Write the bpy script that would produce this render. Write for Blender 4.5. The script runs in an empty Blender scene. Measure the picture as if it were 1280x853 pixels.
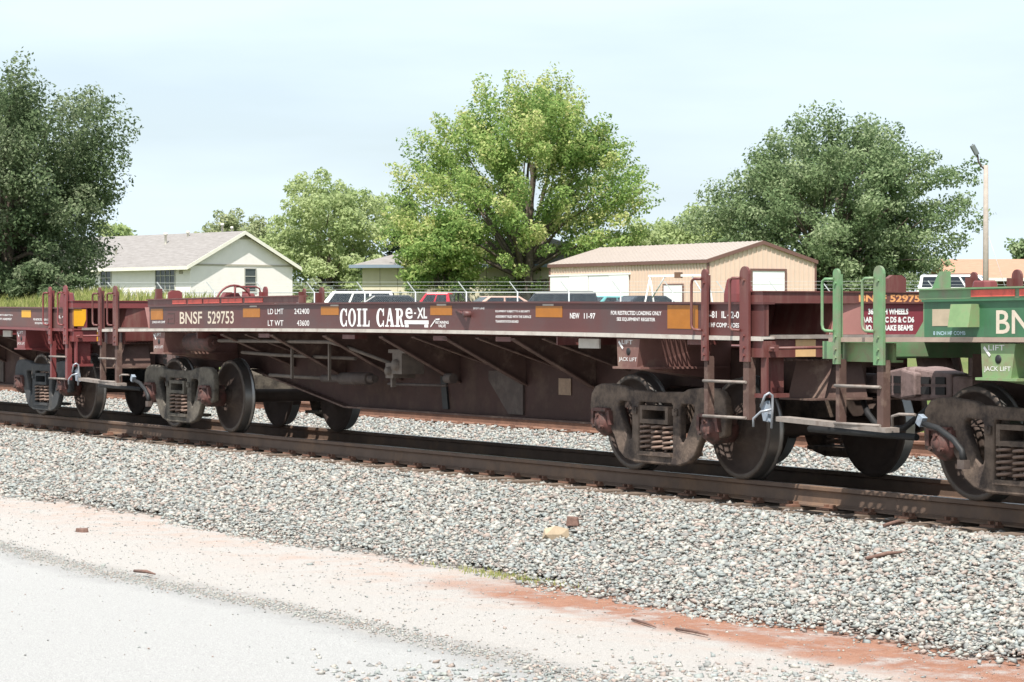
import bpy, bmesh, math, random
import numpy as np
from mathutils import Matrix, Vector
PI = math.pi
random.seed(7)
rng = np.random.default_rng(11)
sc = bpy.context.scene
col = sc.collection

# ------------------------------------------------------------------ camera
F_PX, YAW, PITCH = 3288.1, 1.0400, -0.0095
CAM = np.array([0.0, -14.568, 1.469])
FW = np.array([-math.sin(YAW) * math.cos(PITCH), math.cos(YAW) * math.cos(PITCH), math.sin(PITCH)])
RT = np.array([math.cos(YAW), math.sin(YAW), 0.0])
UP = np.cross(RT, FW)
cam_d = bpy.data.cameras.new('camera')
cam_d.sensor_width = 36.0
cam_d.lens = F_PX / 1280 * 36
cam_d.clip_start = 0.1
cam_d.clip_end = 6000
cam = bpy.data.objects.new('camera', cam_d)
col.objects.link(cam)
cam.matrix_world = Matrix(((RT[0], UP[0], -FW[0], CAM[0]), (RT[1], UP[1], -FW[1], CAM[1]), (RT[2], UP[2], -FW[2], CAM[2]), (0, 0, 0, 1)))
sc.camera = cam

# ------------------------------------------------------------------ light
SUN_FROM = Vector((0.42, -0.40, 1.0)).normalized()
SUN_EL = math.asin(SUN_FROM.z)
world = bpy.data.worlds.new('World')
sc.world = world
world.use_nodes = True
wn = world.node_tree
wn.nodes.clear()
w_out = wn.nodes.new('ShaderNodeOutputWorld')
w_bg = wn.nodes.new('ShaderNodeBackground')
w_sky = wn.nodes.new('ShaderNodeTexSky')
w_sky.sky_type = 'NISHITA'
w_sky.sun_disc = False
w_sky.sun_elevation = SUN_EL
w_sky.sun_rotation = math.atan2(SUN_FROM.x, SUN_FROM.y)
w_sky.air_density = 1.0
w_sky.dust_density = 2.0
w_sky.ozone_density = 1.5
w_mix = wn.nodes.new('ShaderNodeMix'); w_mix.data_type = 'RGBA'
w_tc = wn.nodes.new('ShaderNodeTexCoord')
w_map = wn.nodes.new('ShaderNodeMapping')
w_map.inputs['Scale'].default_value = (2.2, 2.2, 12.0)
w_map.inputs['Rotation'].default_value = (0.0, 0.06, 0.3)
w_noise = wn.nodes.new('ShaderNodeTexNoise')
w_noise.inputs['Scale'].default_value = 1.7
w_noise.inputs['Detail'].default_value = 5
w_noise.inputs['Roughness'].default_value = 0.5
w_rng = wn.nodes.new('ShaderNodeMapRange')
w_rng.inputs['From Min'].default_value = 0.36
w_rng.inputs['From Max'].default_value = 0.64
w_rng.inputs['To Min'].default_value = 0.60
w_rng.inputs['To Max'].default_value = 0.93
wn.links.new(w_tc.outputs['Generated'], w_map.inputs['Vector'])
wn.links.new(w_map.outputs['Vector'], w_noise.inputs['Vector'])
wn.links.new(w_noise.outputs['Fac'], w_rng.inputs['Value'])
wn.links.new(w_rng.outputs['Result'], w_mix.inputs[0])
wn.links.new(w_sky.outputs['Color'], w_mix.inputs[6])
w_mix.inputs[7].default_value = (6.0, 7.0, 7.75, 1)      # thin high cloud
wn.links.new(w_mix.outputs[2], w_bg.inputs['Color'])
w_bg.inputs['Strength'].default_value = 0.085
wn.links.new(w_bg.outputs['Background'], w_out.inputs['Surface'])

sun_d = bpy.data.lights.new('sun', 'SUN')
sun_d.energy = 4.2
sun_d.angle = math.radians(0.55)
sun_d.color = (1.0, 0.955, 0.89)
sun = bpy.data.objects.new('sun', sun_d)
col.objects.link(sun)
sun.rotation_euler = SUN_FROM.to_track_quat('Z', 'Y').to_euler()
sun.location = (0, -10, 60)

sc.view_settings.view_transform = 'Standard'
sc.view_settings.look = 'None'
sc.view_settings.gamma = 1.0
sc.view_settings.exposure = 0.85

# ------------------------------------------------------------------ helpers
def at(u, depth, z=None):
    """world point on the view ray of photo column u at a given depth (z given separately)"""
    q = CAM + depth * (FW + (u - 640) / F_PX * RT)
    return Vector((q[0], q[1], q[2] if z is None else z))

def zat(v, depth):
    return CAM[2] + (395.4 - v) / F_PX * depth

def tag(o, label=None, cat=None, group=None, kind=None):
    if label: o['label'] = label
    if cat: o['category'] = cat
    if group: o['group'] = group
    if kind: o['kind'] = kind
    return o

def empty(name, loc=(0, 0, 0), rz=0.0, parent=None):
    o = bpy.data.objects.new(name, None)
    o.empty_display_size = 0.3
    o.location = loc
    o.rotation_euler = (0, 0, rz)
    if parent is not None: o.parent = parent
    col.objects.link(o)
    return o

def link(name, me, m=None, parent=None, loc=None, rz=None):
    o = bpy.data.objects.new(name, me)
    if m is not None:
        for x in (m if isinstance(m, (list, tuple)) else [m]):
            me.materials.append(x)
    if parent is not None: o.parent = parent
    if loc is not None: o.location = loc
    if rz is not None: o.rotation_euler = (0, 0, rz)
    col.objects.link(o)
    return o

def again(o, parent=None, loc=None, rot=None):
    c = o.copy()
    if parent is not None: c.parent = parent
    if loc is not None: c.location = loc
    if rot is not None: c.rotation_euler = rot
    col.objects.link(c)
    return c

def copy_tree(o, parent=None):
    c = o.copy()
    c.parent = parent
    col.objects.link(c)
    for ch in list(o.children):
        copy_tree(ch, c)
    return c

class MB:
    """collects shapes, then links them as one mesh object"""
    def __init__(s): s.v = []; s.f = []; s.mi = []; s.sm = []
    def add(s, verts, faces, mi=0, smooth=False):
        n = len(s.v)
        s.v.extend([tuple(map(float, p)) for p in verts])
        for f in faces:
            s.f.append(tuple(n + i for i in f)); s.mi.append(mi); s.sm.append(smooth)
        return s
    def box(s, x0, x1, y0, y1, z0, z1, nx=1, mi=0):
        if x0 > x1: x0, x1 = x1, x0
        if y0 > y1: y0, y1 = y1, y0
        if z0 > z1: z0, z1 = z1, z0
        V = []; Fc = []
        for i in range(nx + 1):
            x = x0 + (x1 - x0) * i / nx
            V += [(x, y0, z0), (x, y1, z0), (x, y1, z1), (x, y0, z1)]
        for i in range(nx):
            a = 4 * i; b = a + 4
            for k in range(4):
                l = (k + 1) % 4
                Fc.append((a + k, a + l, b + l, b + k)[::-1])
        Fc.append((0, 1, 2, 3)[::-1]); e = 4 * nx; Fc.append((e, e + 1, e + 2, e + 3))
        return s.add(V, Fc, mi)
    def hexa(s, p, mi=0):
        """8 points: bottom ring then top ring"""
        return s.add(p, [(3, 2, 1, 0), (4, 5, 6, 7), (0, 1, 5, 4), (1, 2, 6, 5), (2, 3, 7, 6), (3, 0, 4, 7)], mi)
    def bar(s, a, b, w, h, mi=0, upv=(0, 0, 1)):
        a = Vector(a); b = Vector(b); d = (b - a).normalized(); u = Vector(upv)
        if abs(d.dot(u)) > 0.98: u = Vector((1, 0, 0))
        sd = d.cross(u).normalized() * (w / 2); u2 = sd.cross(d).normalized() * (h / 2)
        return s.hexa([a - sd - u2, a + sd - u2, b + sd - u2, b - sd - u2, a - sd + u2, a + sd + u2, b + sd + u2, b - sd + u2], mi)
    def tube(s, pts, r, n=8, mi=0, caps=True, smooth=True):
        pts = [Vector(p) for p in pts]; m = len(pts)
        rr = r if isinstance(r, (list, tuple)) else [r] * m
        V = []; Fc = []
        prev = None
        for i, p in enumerate(pts):
            t = (pts[min(i + 1, m - 1)] - pts[max(i - 1, 0)]).normalized()
            if prev is None:
                u = Vector((0, 0, 1)) if abs(t.z) < 0.9 else Vector((1, 0, 0))
                u = (u - t * u.dot(t)).normalized()
            else:
                u = (prev - t * prev.dot(t)).normalized()
            prev = u; w = t.cross(u)
            for k in range(n):
                a = 2 * PI * k / n
                V.append(p + (u * math.cos(a) + w * math.sin(a)) * rr[i])
        for i in range(m - 1):
            for k in range(n):
                l = (k + 1) % n
                Fc.append((i * n + k, i * n + l, (i + 1) * n + l, (i + 1) * n + k))
        s.add(V, Fc, mi, smooth)
        if caps:
            s.add(V[:n], [tuple(range(n))[::-1]], mi); s.add(V[-n:], [tuple(range(n))], mi)
        return s
    def lathe_y(s, prof, n=28, c=(0, 0, 0), mis=None, smooth=True):
        """prof: (radius, y) list revolved about the y axis through c"""
        V = []; m = len(prof)
        for (r, y) in prof:
            for k in range(n):
                a = 2 * PI * k / n
                V.append((c[0] + r * math.cos(a), c[1] + y, c[2] + r * math.sin(a)))
        for i in range(m - 1):
            Fc = []
            for k in range(n):
                l = (k + 1) % n
                Fc.append((i * n + k, i * n + l, (i + 1) * n + l, (i + 1) * n + k))
            sub = V[i * n:(i + 2) * n]
            Fc = [tuple((q - i * n) for q in f) for f in Fc]
            s.add(sub, Fc, mis[i] if mis else 0, smooth)
        return s
    def lathe_z(s, prof, n=16, c=(0, 0, 0), mi=0):
        V = []; Fc = []; m = len(prof)
        for (r, z) in prof:
            for k in range(n):
                a = 2 * PI * k / n
                V.append((c[0] + r * math.cos(a), c[1] + r * math.sin(a), c[2] + z))
        for i in range(m - 1):
            for k in range(n):
                l = (k + 1) % n
                Fc.append((i * n + k, i * n + l, (i + 1) * n + l, (i + 1) * n + k))
        return s.add(V, Fc, mi, True)
    def prism(s, poly, y0, y1, plane='xz', mi=0):
        """polygon (convex or nearly) extruded; plane 'xz' -> extrude along y, 'yz' -> along x, 'xy' -> along z"""
        n = len(poly)
        def P(a, b, t):
            return (a, t, b) if plane == 'xz' else ((t, a, b) if plane == 'yz' else (a, b, t))
        V = [P(a, b, y0) for a, b in poly] + [P(a, b, y1) for a, b in poly]
        Fc = [tuple(range(n)), tuple(range(2 * n - 1, n - 1, -1))]
        for i in range(n):
            j = (i + 1) % n
            Fc.append((i, i + n, j + n, j))
        return s.add(V, Fc, mi)
    def quad(s, a, b, c, d, mi=0): return s.add([a, b, c, d], [(0, 1, 2, 3)], mi)
    def mesh(s, name, fix=True, fn=None):
        V = [fn(p) for p in s.v] if fn else s.v
        me = bpy.data.meshes.new(name)
        me.from_pydata(V, [], s.f)
        me.polygons.foreach_set('material_index', s.mi)
        me.polygons.foreach_set('use_smooth', s.sm)
        if fix:
            b = bmesh.new(); b.from_mesh(me)
            bmesh.ops.remove_doubles(b, verts=b.verts, dist=1e-5)
            bmesh.ops.recalc_face_normals(b, faces=b.faces)
            b.to_mesh(me); b.free()
        me.update()
        return me
    def build(s, name, m=None, parent=None, loc=None, rz=None, fix=True, fn=None, bevel=0):
        o = link(name, s.mesh(name, fix, fn), m, parent, loc, rz)
        if bevel:
            md = o.modifiers.new('edge', 'BEVEL'); md.width = bevel; md.segments = 2; md.limit_method = 'ANGLE'; md.angle_limit = 0.7
        return o

def clean_flat(me):
    """drop sliver faces of filled outlines and shade flat"""
    b = bmesh.new(); b.from_mesh(me)
    bmesh.ops.delete(b, geom=[f for f in b.faces if f.calc_area() < 1e-6], context='FACES_ONLY')
    for f in b.faces: f.smooth = False
    b.to_mesh(me); b.free()

def curve_mesh(name, splines, depth=0.0, bevel=0.0):
    """flat filled 2D curve (outline plus holes) with thickness -> mesh"""
    cu = bpy.data.curves.new(name, 'CURVE'); cu.dimensions = '2D'; cu.fill_mode = 'BOTH'
    cu.extrude = depth; cu.bevel_depth = bevel; cu.bevel_resolution = 1
    for sp in splines:
        k = cu.splines.new('POLY'); k.points.add(len(sp) - 1)
        for i, (x, y) in enumerate(sp): k.points[i].co = (x, y, 0, 1)
        k.use_cyclic_u = True
    ob = bpy.data.objects.new(name, cu); col.objects.link(ob)
    dg = bpy.context.evaluated_depsgraph_get()
    me = bpy.data.meshes.new_from_object(ob.evaluated_get(dg))
    bpy.data.objects.remove(ob); bpy.data.curves.remove(cu)
    me.name = name
    return me

def text_mesh(txt, x0, x1, z0, z1, face='-y', at_=0.0, weight=0.0, fn=None, lines_gap=1.0):
    cu = bpy.data.curves.new('text', 'FONT'); cu.body = txt; cu.offset = weight; cu.extrude = 0.0; cu.size = 1
    cu.align_x = 'CENTER' if '\n' in txt else 'LEFT'
    cu.space_line = lines_gap
    cu.resolution_u = 3
    ob = bpy.data.objects.new('text', cu); col.objects.link(ob)
    dg = bpy.context.evaluated_depsgraph_get()
    me = bpy.data.meshes.new_from_object(ob.evaluated_get(dg))
    bpy.data.objects.remove(ob); bpy.data.curves.remove(cu)
    clean_flat(me)
    n = len(me.vertices); co = np.zeros(n * 3); me.vertices.foreach_get('co', co); co = co.reshape(-1, 3)
    mn = co.min(0); mx = co.max(0)
    a = (co[:, 0] - mn[0]) / (mx[0] - mn[0]); b = (co[:, 1] - mn[1]) / (mx[1] - mn[1])
    out = np.zeros_like(co)
    if face == '-y':
        out[:, 0] = x0 + a * (x1 - x0); out[:, 1] = at_; out[:, 2] = z0 + b * (z1 - z0)
    else:   # faces +x
        out[:, 1] = x0 + a * (x1 - x0); out[:, 0] = at_; out[:, 2] = z0 + b * (z1 - z0)
    if fn:
        for i in range(n): out[i] = fn(out[i])
    me.vertices.foreach_set('co', out.ravel()); me.update()
    return me

def place_flat(me, fn):
    n = len(me.vertices); co = np.zeros(n * 3); me.vertices.foreach_get('co', co); co = co.reshape(-1, 3)
    for i in range(n): co[i] = fn(co[i])
    me.vertices.foreach_set('co', co.ravel()); me.update()
    return me

# ------------------------------------------------------------------ materials
def mat(name, c, rough=0.6, metal=0.0, var=0.18, scale=6.0, grime=None, grime_amt=0.0, gscale=2.5, bump=0.0, bscale=60.0, spec=0.4, streak=False, trans=0.0):
    m = bpy.data.materials.new(name); m.use_nodes = True
    nt = m.node_tree; N = nt.nodes; L = nt.links
    bs = N['Principled BSDF']
    bs.inputs['Roughness'].default_value = rough
    bs.inputs['Metallic'].default_value = metal
    bs.inputs['Specular IOR Level'].default_value = spec
    if trans: bs.inputs['Transmission Weight'].default_value = trans
    tc = N.new('ShaderNodeTexCoord')
    nz = N.new('ShaderNodeTexNoise'); nz.inputs['Scale'].default_value = scale; nz.inputs['Detail'].default_value = 6; nz.inputs['Roughness'].default_value = 0.65
    L.new(tc.outputs['Object'], nz.inputs['Vector'])
    rp = N.new('ShaderNodeMapRange'); rp.inputs['From Min'].default_value = 0.3; rp.inputs['From Max'].default_value = 0.7
    rp.inputs['To Min'].default_value = 1 - var; rp.inputs['To Max'].default_value = 1 + var
    L.new(nz.outputs['Fac'], rp.inputs['Value'])
    mul = N.new('ShaderNodeVectorMath'); mul.operation = 'SCALE'; mul.inputs[0].default_value = c[:3]
    L.new(rp.outputs['Result'], mul.inputs['Scale'])
    out = mul.outputs[0]
    if grime is not None:
        g = N.new('ShaderNodeTexNoise'); g.inputs['Scale'].default_value = gscale; g.inputs['Detail'].default_value = 8; g.inputs['Roughness'].default_value = 0.7
        if streak:
            mp = N.new('ShaderNodeMapping'); mp.inputs['Scale'].default_value = (3.0, 3.0, 0.5)
            L.new(tc.outputs['Object'], mp.inputs['Vector']); L.new(mp.outputs['Vector'], g.inputs['Vector'])
        else:
            L.new(tc.outputs['Object'], g.inputs['Vector'])
        gr = N.new('ShaderNodeMapRange'); gr.inputs['From Min'].default_value = 0.62 - 0.35 * grime_amt; gr.inputs['From Max'].default_value = 0.82 - 0.3 * grime_amt
        gr.clamp = True
        L.new(g.outputs['Fac'], gr.inputs['Value'])
        mx = N.new('ShaderNodeMix'); mx.data_type = 'RGBA'
        L.new(gr.outputs['Result'], mx.inputs[0]); L.new(out, mx.inputs[6]); mx.inputs[7].default_value = (*grime[:3], 1)
        out = mx.outputs[2]
    L.new(out, bs.inputs['Base Color'])
    if bump:
        b = N.new('ShaderNodeTexNoise'); b.inputs['Scale'].default_value = bscale; b.inputs['Detail'].default_value = 4
        L.new(tc.outputs['Object'], b.inputs['Vector'])
        bp = N.new('ShaderNodeBump'); bp.inputs['Strength'].default_value = bump; bp.inputs['Distance'].default_value = 0.02
        L.new(b.outputs['Fac'], bp.inputs['Height']); L.new(bp.outputs['Normal'], bs.inputs['Normal'])
    return m

RUST = (0.13, 0.055, 0.03)
DUST = (0.24, 0.17, 0.13)
M = {}
M['maroon'] = mat('maroon_paint', (0.125, 0.040, 0.036), 0.48, var=0.10, scale=3, grime=(0.17, 0.085, 0.07), grime_amt=0.45, gscale=3.5, streak=True)
M['maroon_web'] = mat('maroon_sill_paint', (0.098, 0.034, 0.031), 0.5, var=0.10, scale=2, grime=(0.085, 0.048, 0.046), grime_amt=0.55, gscale=1.2)
M['maroon_bright'] = mat('maroon_fresh_paint', (0.170, 0.042, 0.042), 0.45, var=0.10, scale=3, grime=(0.2, 0.07, 0.06), grime_amt=0.3)
M['brown_web'] = mat('brown_sill_paint', (0.125, 0.055, 0.048), 0.55, var=0.12, scale=2, grime=(0.10, 0.06, 0.055), grime_amt=0.5)
M['red_panel'] = mat('red_panel_paint', (0.19, 0.030, 0.042), 0.5, var=0.08, scale=3)
M['green'] = mat('green_paint', (0.135, 0.260, 0.125), 0.5, var=0.16, scale=4, grime=(0.19, 0.20, 0.13), grime_amt=0.5, gscale=5)
M['green_web'] = mat('dark_green_paint', (0.045, 0.140, 0.068), 0.45, var=0.14, scale=3, grime=(0.05, 0.10, 0.06), grime_amt=0.45, gscale=2, streak=True)
M['green_pale'] = mat('pale_green_paint', (0.20, 0.31, 0.14), 0.5, var=0.18, scale=6, grime=(0.22, 0.18, 0.11), grime_amt=0.45, gscale=6)
M['dusty_steel'] = mat('dusty_brown_steel', (0.100, 0.058, 0.047), 0.75, var=0.2, scale=5, grime=DUST, grime_amt=0.3, gscale=4)
M['under'] = mat('dusty_underframe_paint', (0.056, 0.027, 0.022), 0.8, var=0.2, scale=3, grime=(0.09, 0.055, 0.04), grime_amt=0.4, gscale=2.0)
M['stripe'] = mat('weathered_sunlit_white', (0.48, 0.44, 0.39), 0.7, var=0.12, scale=7, grime=(0.30, 0.22, 0.19), grime_amt=0.35, gscale=4)  # sun on the sill flange put into the colour; patches and placard share it
M['pale_board'] = mat('dusty_grey_step', (0.25, 0.215, 0.19), 0.75, var=0.2, scale=12, grime=(0.17, 0.13, 0.11), grime_amt=0.4, gscale=9)
M['truck_brown'] = mat('dusty_brown_casting', (0.150, 0.108, 0.082), 0.85, var=0.3, scale=9, grime=(0.042, 0.030, 0.026), grime_amt=0.6, gscale=5, bump=0.25, bscale=40)
M['truck_grey'] = mat('dusty_grey_casting', (0.140, 0.120, 0.095), 0.85, var=0.3, scale=9, grime=(0.040, 0.034, 0.030), grime_amt=0.55, gscale=5, bump=0.25, bscale=40)
M['truck_black'] = mat('sooty_black_casting', (0.050, 0.051, 0.053), 0.8, var=0.3, scale=7, grime=(0.09, 0.08, 0.07), grime_amt=0.3, gscale=5, bump=0.25, bscale=40)
M['wheel'] = mat('brown_wheel_steel', (0.062, 0.042, 0.034), 0.8, var=0.25, scale=5, grime=(0.10, 0.075, 0.06), grime_amt=0.3, gscale=3)
M['rim'] = mat('wheel_rim_steel', (0.095, 0.075, 0.062), 0.6, metal=0.2, var=0.2, scale=9)
M['tread'] = mat('polished_tread_steel', (0.22, 0.21, 0.20), 0.33, metal=0.85, var=0.1, scale=3)
M['red_bearing'] = mat('rusty_red_bearing', (0.13, 0.055, 0.046), 0.7, var=0.25, scale=14, grime=(0.045, 0.033, 0.028), grime_amt=0.65, gscale=9)
M['spring'] = mat('spring_steel', (0.20, 0.135, 0.105), 0.7, var=0.25, scale=16)
M['coupler'] = mat('coupler_casting', (0.21, 0.150, 0.142), 0.75, var=0.18, scale=9, grime=(0.10, 0.07, 0.06), grime_amt=0.35, gscale=7, bump=0.15, bscale=50)
M['black'] = mat('black_rubber', (0.018, 0.018, 0.019), 0.6, var=0.2, scale=10)
M['dark_steel'] = mat('dark_brake_gear', (0.075, 0.055, 0.048), 0.75, var=0.25, scale=8, grime=(0.12, 0.095, 0.08), grime_amt=0.35, gscale=6)
M['pipe'] = mat('brake_pipe_steel', (0.15, 0.12, 0.10), 0.7, var=0.25, scale=9)
M['orange'] = mat('orange_reflector', (0.34, 0.118, 0.006), 0.4, var=0.10, scale=10, grime=(0.45, 0.19, 0.04), grime_amt=0.25, gscale=4)
M['yellow'] = mat('yellow_reflector', (0.66, 0.33, 0.015), 0.4, var=0.06, scale=10)
M['tan_reflector'] = mat('faded_tan_reflector', (0.62, 0.40, 0.20), 0.5, var=0.1, scale=10, grime=(0.5, 0.36, 0.22), grime_amt=0.3, gscale=9)
M['faded_sq'] = mat('faded_beige_patch', (0.42, 0.34, 0.24), 0.6, var=0.1, scale=10)
M['redstripe'] = mat('red_marking_paint', (0.68, 0.105, 0.075), 0.5, var=0.12, scale=6, grime=(0.30, 0.06, 0.05), grime_amt=0.35, gscale=7)
M['white_paint'] = mat('white_lettering', (0.74, 0.72, 0.70), 0.6, var=0.10, scale=20)
M['tan_paint'] = mat('tan_lettering', (0.58, 0.50, 0.40), 0.6, var=0.10, scale=20)
M['orange_letter'] = mat('orange_lettering', (0.72, 0.33, 0.13), 0.6, var=0.15, scale=14)
M['blue_letter'] = mat('pale_blue_lettering', (0.36, 0.50, 0.56), 0.6, var=0.12, scale=20)
M['faint_letter'] = mat('faded_brown_lettering', (0.28, 0.19, 0.13), 0.7, var=0.2, scale=20)
M['chrome'] = mat('galvanised_rod', (0.36, 0.38, 0.41), 0.45, metal=0.5, var=0.15, scale=20)
M['bluewhite'] = mat('pale_blue_hose_tag', (0.26, 0.31, 0.37), 0.5, var=0.2, scale=20, grime=(0.2, 0.2, 0.21), grime_amt=0.5, gscale=30)

# ------------------------------------------------------------------ ground
def pos_mask(nt, axis_expr):
    pass

def make_ground_mat():
    m = bpy.data.materials.new('lot_ground'); m.use_nodes = True
    nt = m.node_tree; N = nt.nodes; L = nt.links; bs = N['Principled BSDF']; bs.inputs['Roughness'].default_value = 0.95; bs.inputs['Specular IOR Level'].default_value = 0.15
    ge = N.new('ShaderNodeNewGeometry'); sp = N.new('ShaderNodeSeparateXYZ'); L.new(ge.outputs['Position'], sp.inputs[0])
    def noise(scale, detail=6, rough=0.6):
        n = N.new('ShaderNodeTexNoise'); n.inputs['Scale'].default_value = scale; n.inputs['Detail'].default_value = detail; n.inputs['Roughness'].default_value = rough
        L.new(ge.outputs['Position'], n.inputs['Vector']); return n.outputs['Fac']
    def math_(op, a, b=None, c=None):
        n = N.new('ShaderNodeMath'); n.operation = op
        for i, x in enumerate((a, b, c)):
            if x is None: continue
            if isinstance(x, (int, float)): n.inputs[i].default_value = x
            else: L.new(x, n.inputs[i])
        return n.outputs[0]
    def rngm(v, a, b, c=0.0, d=1.0):
        n = N.new('ShaderNodeMapRange'); n.clamp = True
        n.inputs['From Min'].default_value = a; n.inputs['From Max'].default_value = b; n.inputs['To Min'].default_value = c; n.inputs['To Max'].default_value = d
        L.new(v, n.inputs['Value']); return n.outputs['Result']
    def mixc(f, a, b):
        n = N.new('ShaderNodeMix'); n.data_type = 'RGBA'
        if isinstance(f, (int, float)): n.inputs[0].default_value = f
        else: L.new(f, n.inputs[0])
        for i, x in ((6, a), (7, b)):
            if isinstance(x, tuple): n.inputs[i].default_value = (*x, 1)
            else: L.new(x, n.inputs[i])
        return n.outputs[2]
    n1 = noise(0.9, 4); n2 = noise(7, 6, 0.7); n3 = noise(55, 8, 0.85); n4 = noise(2.6, 6, 0.7)
    y = math_('ADD', sp.outputs['Y'], math_('MULTIPLY', math_('SUBTRACT', n1, 0.5), 0.7))
    y = math_('ADD', y, math_('MULTIPLY', math_('SUBTRACT', n2, 0.5), 0.30))
    x = math_('ADD', sp.outputs['X'], math_('MULTIPLY', math_('SUBTRACT', n1, 0.5), 2.0))
    caliche = mixc(rngm(n3, 0.3, 0.7), (0.325, 0.303, 0.282), (0.49, 0.465, 0.44))
    caliche = mixc(rngm(n4, 0.50, 0.72, 0, 0.45), caliche, (0.43, 0.39, 0.355))
    pave = mixc(rngm(n3, 0.3, 0.7), (0.305, 0.300, 0.292), (0.475, 0.468, 0.455))
    base = mixc(rngm(y, -6.75, -6.6), pave, caliche)
    # grey gravel joint along the edge of the pavement
    joint = math_('MULTIPLY', rngm(y, -6.95, -6.72), rngm(y, -6.42, -6.22, 1.0, 0.0))
    joint = math_('MULTIPLY', joint, rngm(n3, 0.28, 0.52))
    base = mixc(math_('MULTIPLY', math_('MULTIPLY', joint, 0.45), rngm(n4, 0.30, 0.55, 0.35, 1.0)), base, (0.22, 0.215, 0.21))
    # red clay strip at the toe of the ballast
    clay = math_('MULTIPLY', math_('MULTIPLY', rngm(y, -5.0, -4.70), rngm(x, -18.8, -17.0)), rngm(n4, 0.38, 0.52, 0.25, 1.0))
    claycol = mixc(rngm(n2, 0.3, 0.7), (0.225, 0.088, 0.052), (0.32, 0.150, 0.096))
    base = mixc(clay, base, claycol)
    pink = math_('MULTIPLY', rngm(y, -5.6, -4.6), rngm(n4, 0.42, 0.62))
    base = mixc(math_('MULTIPLY', pink, 0.45), base, (0.42, 0.27, 0.20))
    # bed under the ballast and far ground
    base = mixc(rngm(y, -3.95, -3.75), base, (0.23, 0.21, 0.19))
    gn = noise(0.35, 6, 0.7)
    grass = mixc(rngm(gn, 0.35, 0.65), (0.085, 0.125, 0.035), (0.17, 0.18, 0.07))
    base = mixc(rngm(sp.outputs['Y'], 9.0, 9.8), base, grass)
    grit = noise(160, 3, 0.7); gs = N.new('ShaderNodeVectorMath'); gs.operation = 'SCALE'; L.new(base, gs.inputs[0]); L.new(rngm(grit, 0.32, 0.68, 0.60, 1.28), gs.inputs['Scale']); base = gs.outputs[0]
    L.new(base, bs.inputs['Base Color'])
    bp = N.new('ShaderNodeBump'); bp.inputs['Strength'].default_value = 0.6; bp.inputs['Distance'].default_value = 0.02
    L.new(n3, bp.inputs['Height']); L.new(bp.outputs['Normal'], bs.inputs['Normal'])
    return m

def ground_z(x, y):
    def ss(a, b, t): t = min(1, max(0, (t - a) / (b - a))); return t * t * (3 - 2 * t)
    if y < -3.6: z = -0.62 + 0.02 * math.sin(x * 0.7) * ss(-4.0, -6.0, y)
    elif y < 0: z = -0.62 + 0.34 * ss(-4.3, -1.6, y)
    else: z = -0.28 - 0.25 * ss(8.4, 9.6, y)
    dep = (x - CAM[0]) * FW[0] + (y - CAM[1]) * FW[1]
    z += (1.36 + 0.75 * ss(135.5, 141, dep)) * ss(9.8, 24, y)
    lat = ((x - CAM[0]) * RT[0] + (y - CAM[1]) * RT[1]) / max(5.0, dep)
    z += 1.15 * ss(-56, -78, x) * ss(9.5, 19, y) * (1 - ss(104, 120, dep)) * (1 - ss(-0.14, -0.03, lat))
    return z

def grid_ground():
    ys = [-1500, -600, -200, -80, -40, -25, -18, -14, -11, -9, -8, -7, -6.5, -6, -5.5, -5, -4.7, -4.4, -4.1, -3.8, -3.4, -3.0, -2.5, -2, -1.5, -1, 0, 1, 2, 3.5, 5, 6.5, 7.4, 8.2, 9, 9.5] + list(np.arange(10.5, 25, 1.5)) + [26] + list(np.arange(29, 100, 3.5)) + [105, 120, 160, 250, 500, 1200, 2500]
    xs = [-3000, -1200, -600, -400, -300, -250, -220, -200, -185] + list(np.arange(-175, -44, 3.5)) + [-46] + list(np.arange(-44, -4, 1.0)) + [-2, 2, 8, 16, 30, 60, 120, 300, 900, 2500]
    V = [(x, y, ground_z(x, y)) for y in ys for x in xs]
    nx = len(xs)
    Fc = [(j * nx + i, j * nx + i + 1, (j + 1) * nx + i + 1, (j + 1) * nx + i) for j in range(len(ys) - 1) for i in range(nx - 1)]
    b = MB(); b.add(V, Fc, 0, True)
    o = b.build('ground', make_ground_mat(), fix=False)
    tag(o, kind='structure')
grid_ground()

# ------------------------------------------------------------------ stones, one mesh with a colour per stone
def stone_mat(name, cols, bump=True):
    m = bpy.data.materials.new(name); m.use_nodes = True
    nt = m.node_tree; N = nt.nodes; L = nt.links; bs = N['Principled BSDF']; bs.inputs['Roughness'].default_value = 0.9; bs.inputs['Specular IOR Level'].default_value = 0.2
    a = N.new('ShaderNodeAttribute'); a.attribute_name = 'tone'
    r = N.new('ShaderNodeValToRGB'); r.color_ramp.interpolation = 'CONSTANT'
    el = r.color_ramp.elements
    for i, c in enumerate(cols):
        p = i / len(cols)
        e = el[0] if i == 0 else (el[1] if i == 1 else el.new(p))
        e.position = p
    for i, c in enumerate(cols): el[i].color = (*c, 1)
    L.new(a.outputs['Fac'], r.inputs['Fac'])
    ge = N.new('ShaderNodeNewGeometry'); n = N.new('ShaderNodeTexNoise'); n.inputs['Scale'].default_value = 45; n.inputs['Detail'].default_value = 4
    L.new(ge.outputs['Position'], n.inputs['Vector'])
    mr = N.new('ShaderNodeMapRange'); mr.inputs['To Min'].default_value = 0.6; mr.inputs['To Max'].default_value = 1.4; L.new(n.outputs['Fac'], mr.inputs['Value'])
    vm = N.new('ShaderNodeVectorMath'); vm.operation = 'SCALE'; L.new(r.outputs['Color'], vm.inputs[0]); L.new(mr.outputs['Result'], vm.inputs['Scale'])
    L.new(vm.outputs[0], bs.inputs['Base Color'])
    return m

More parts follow.
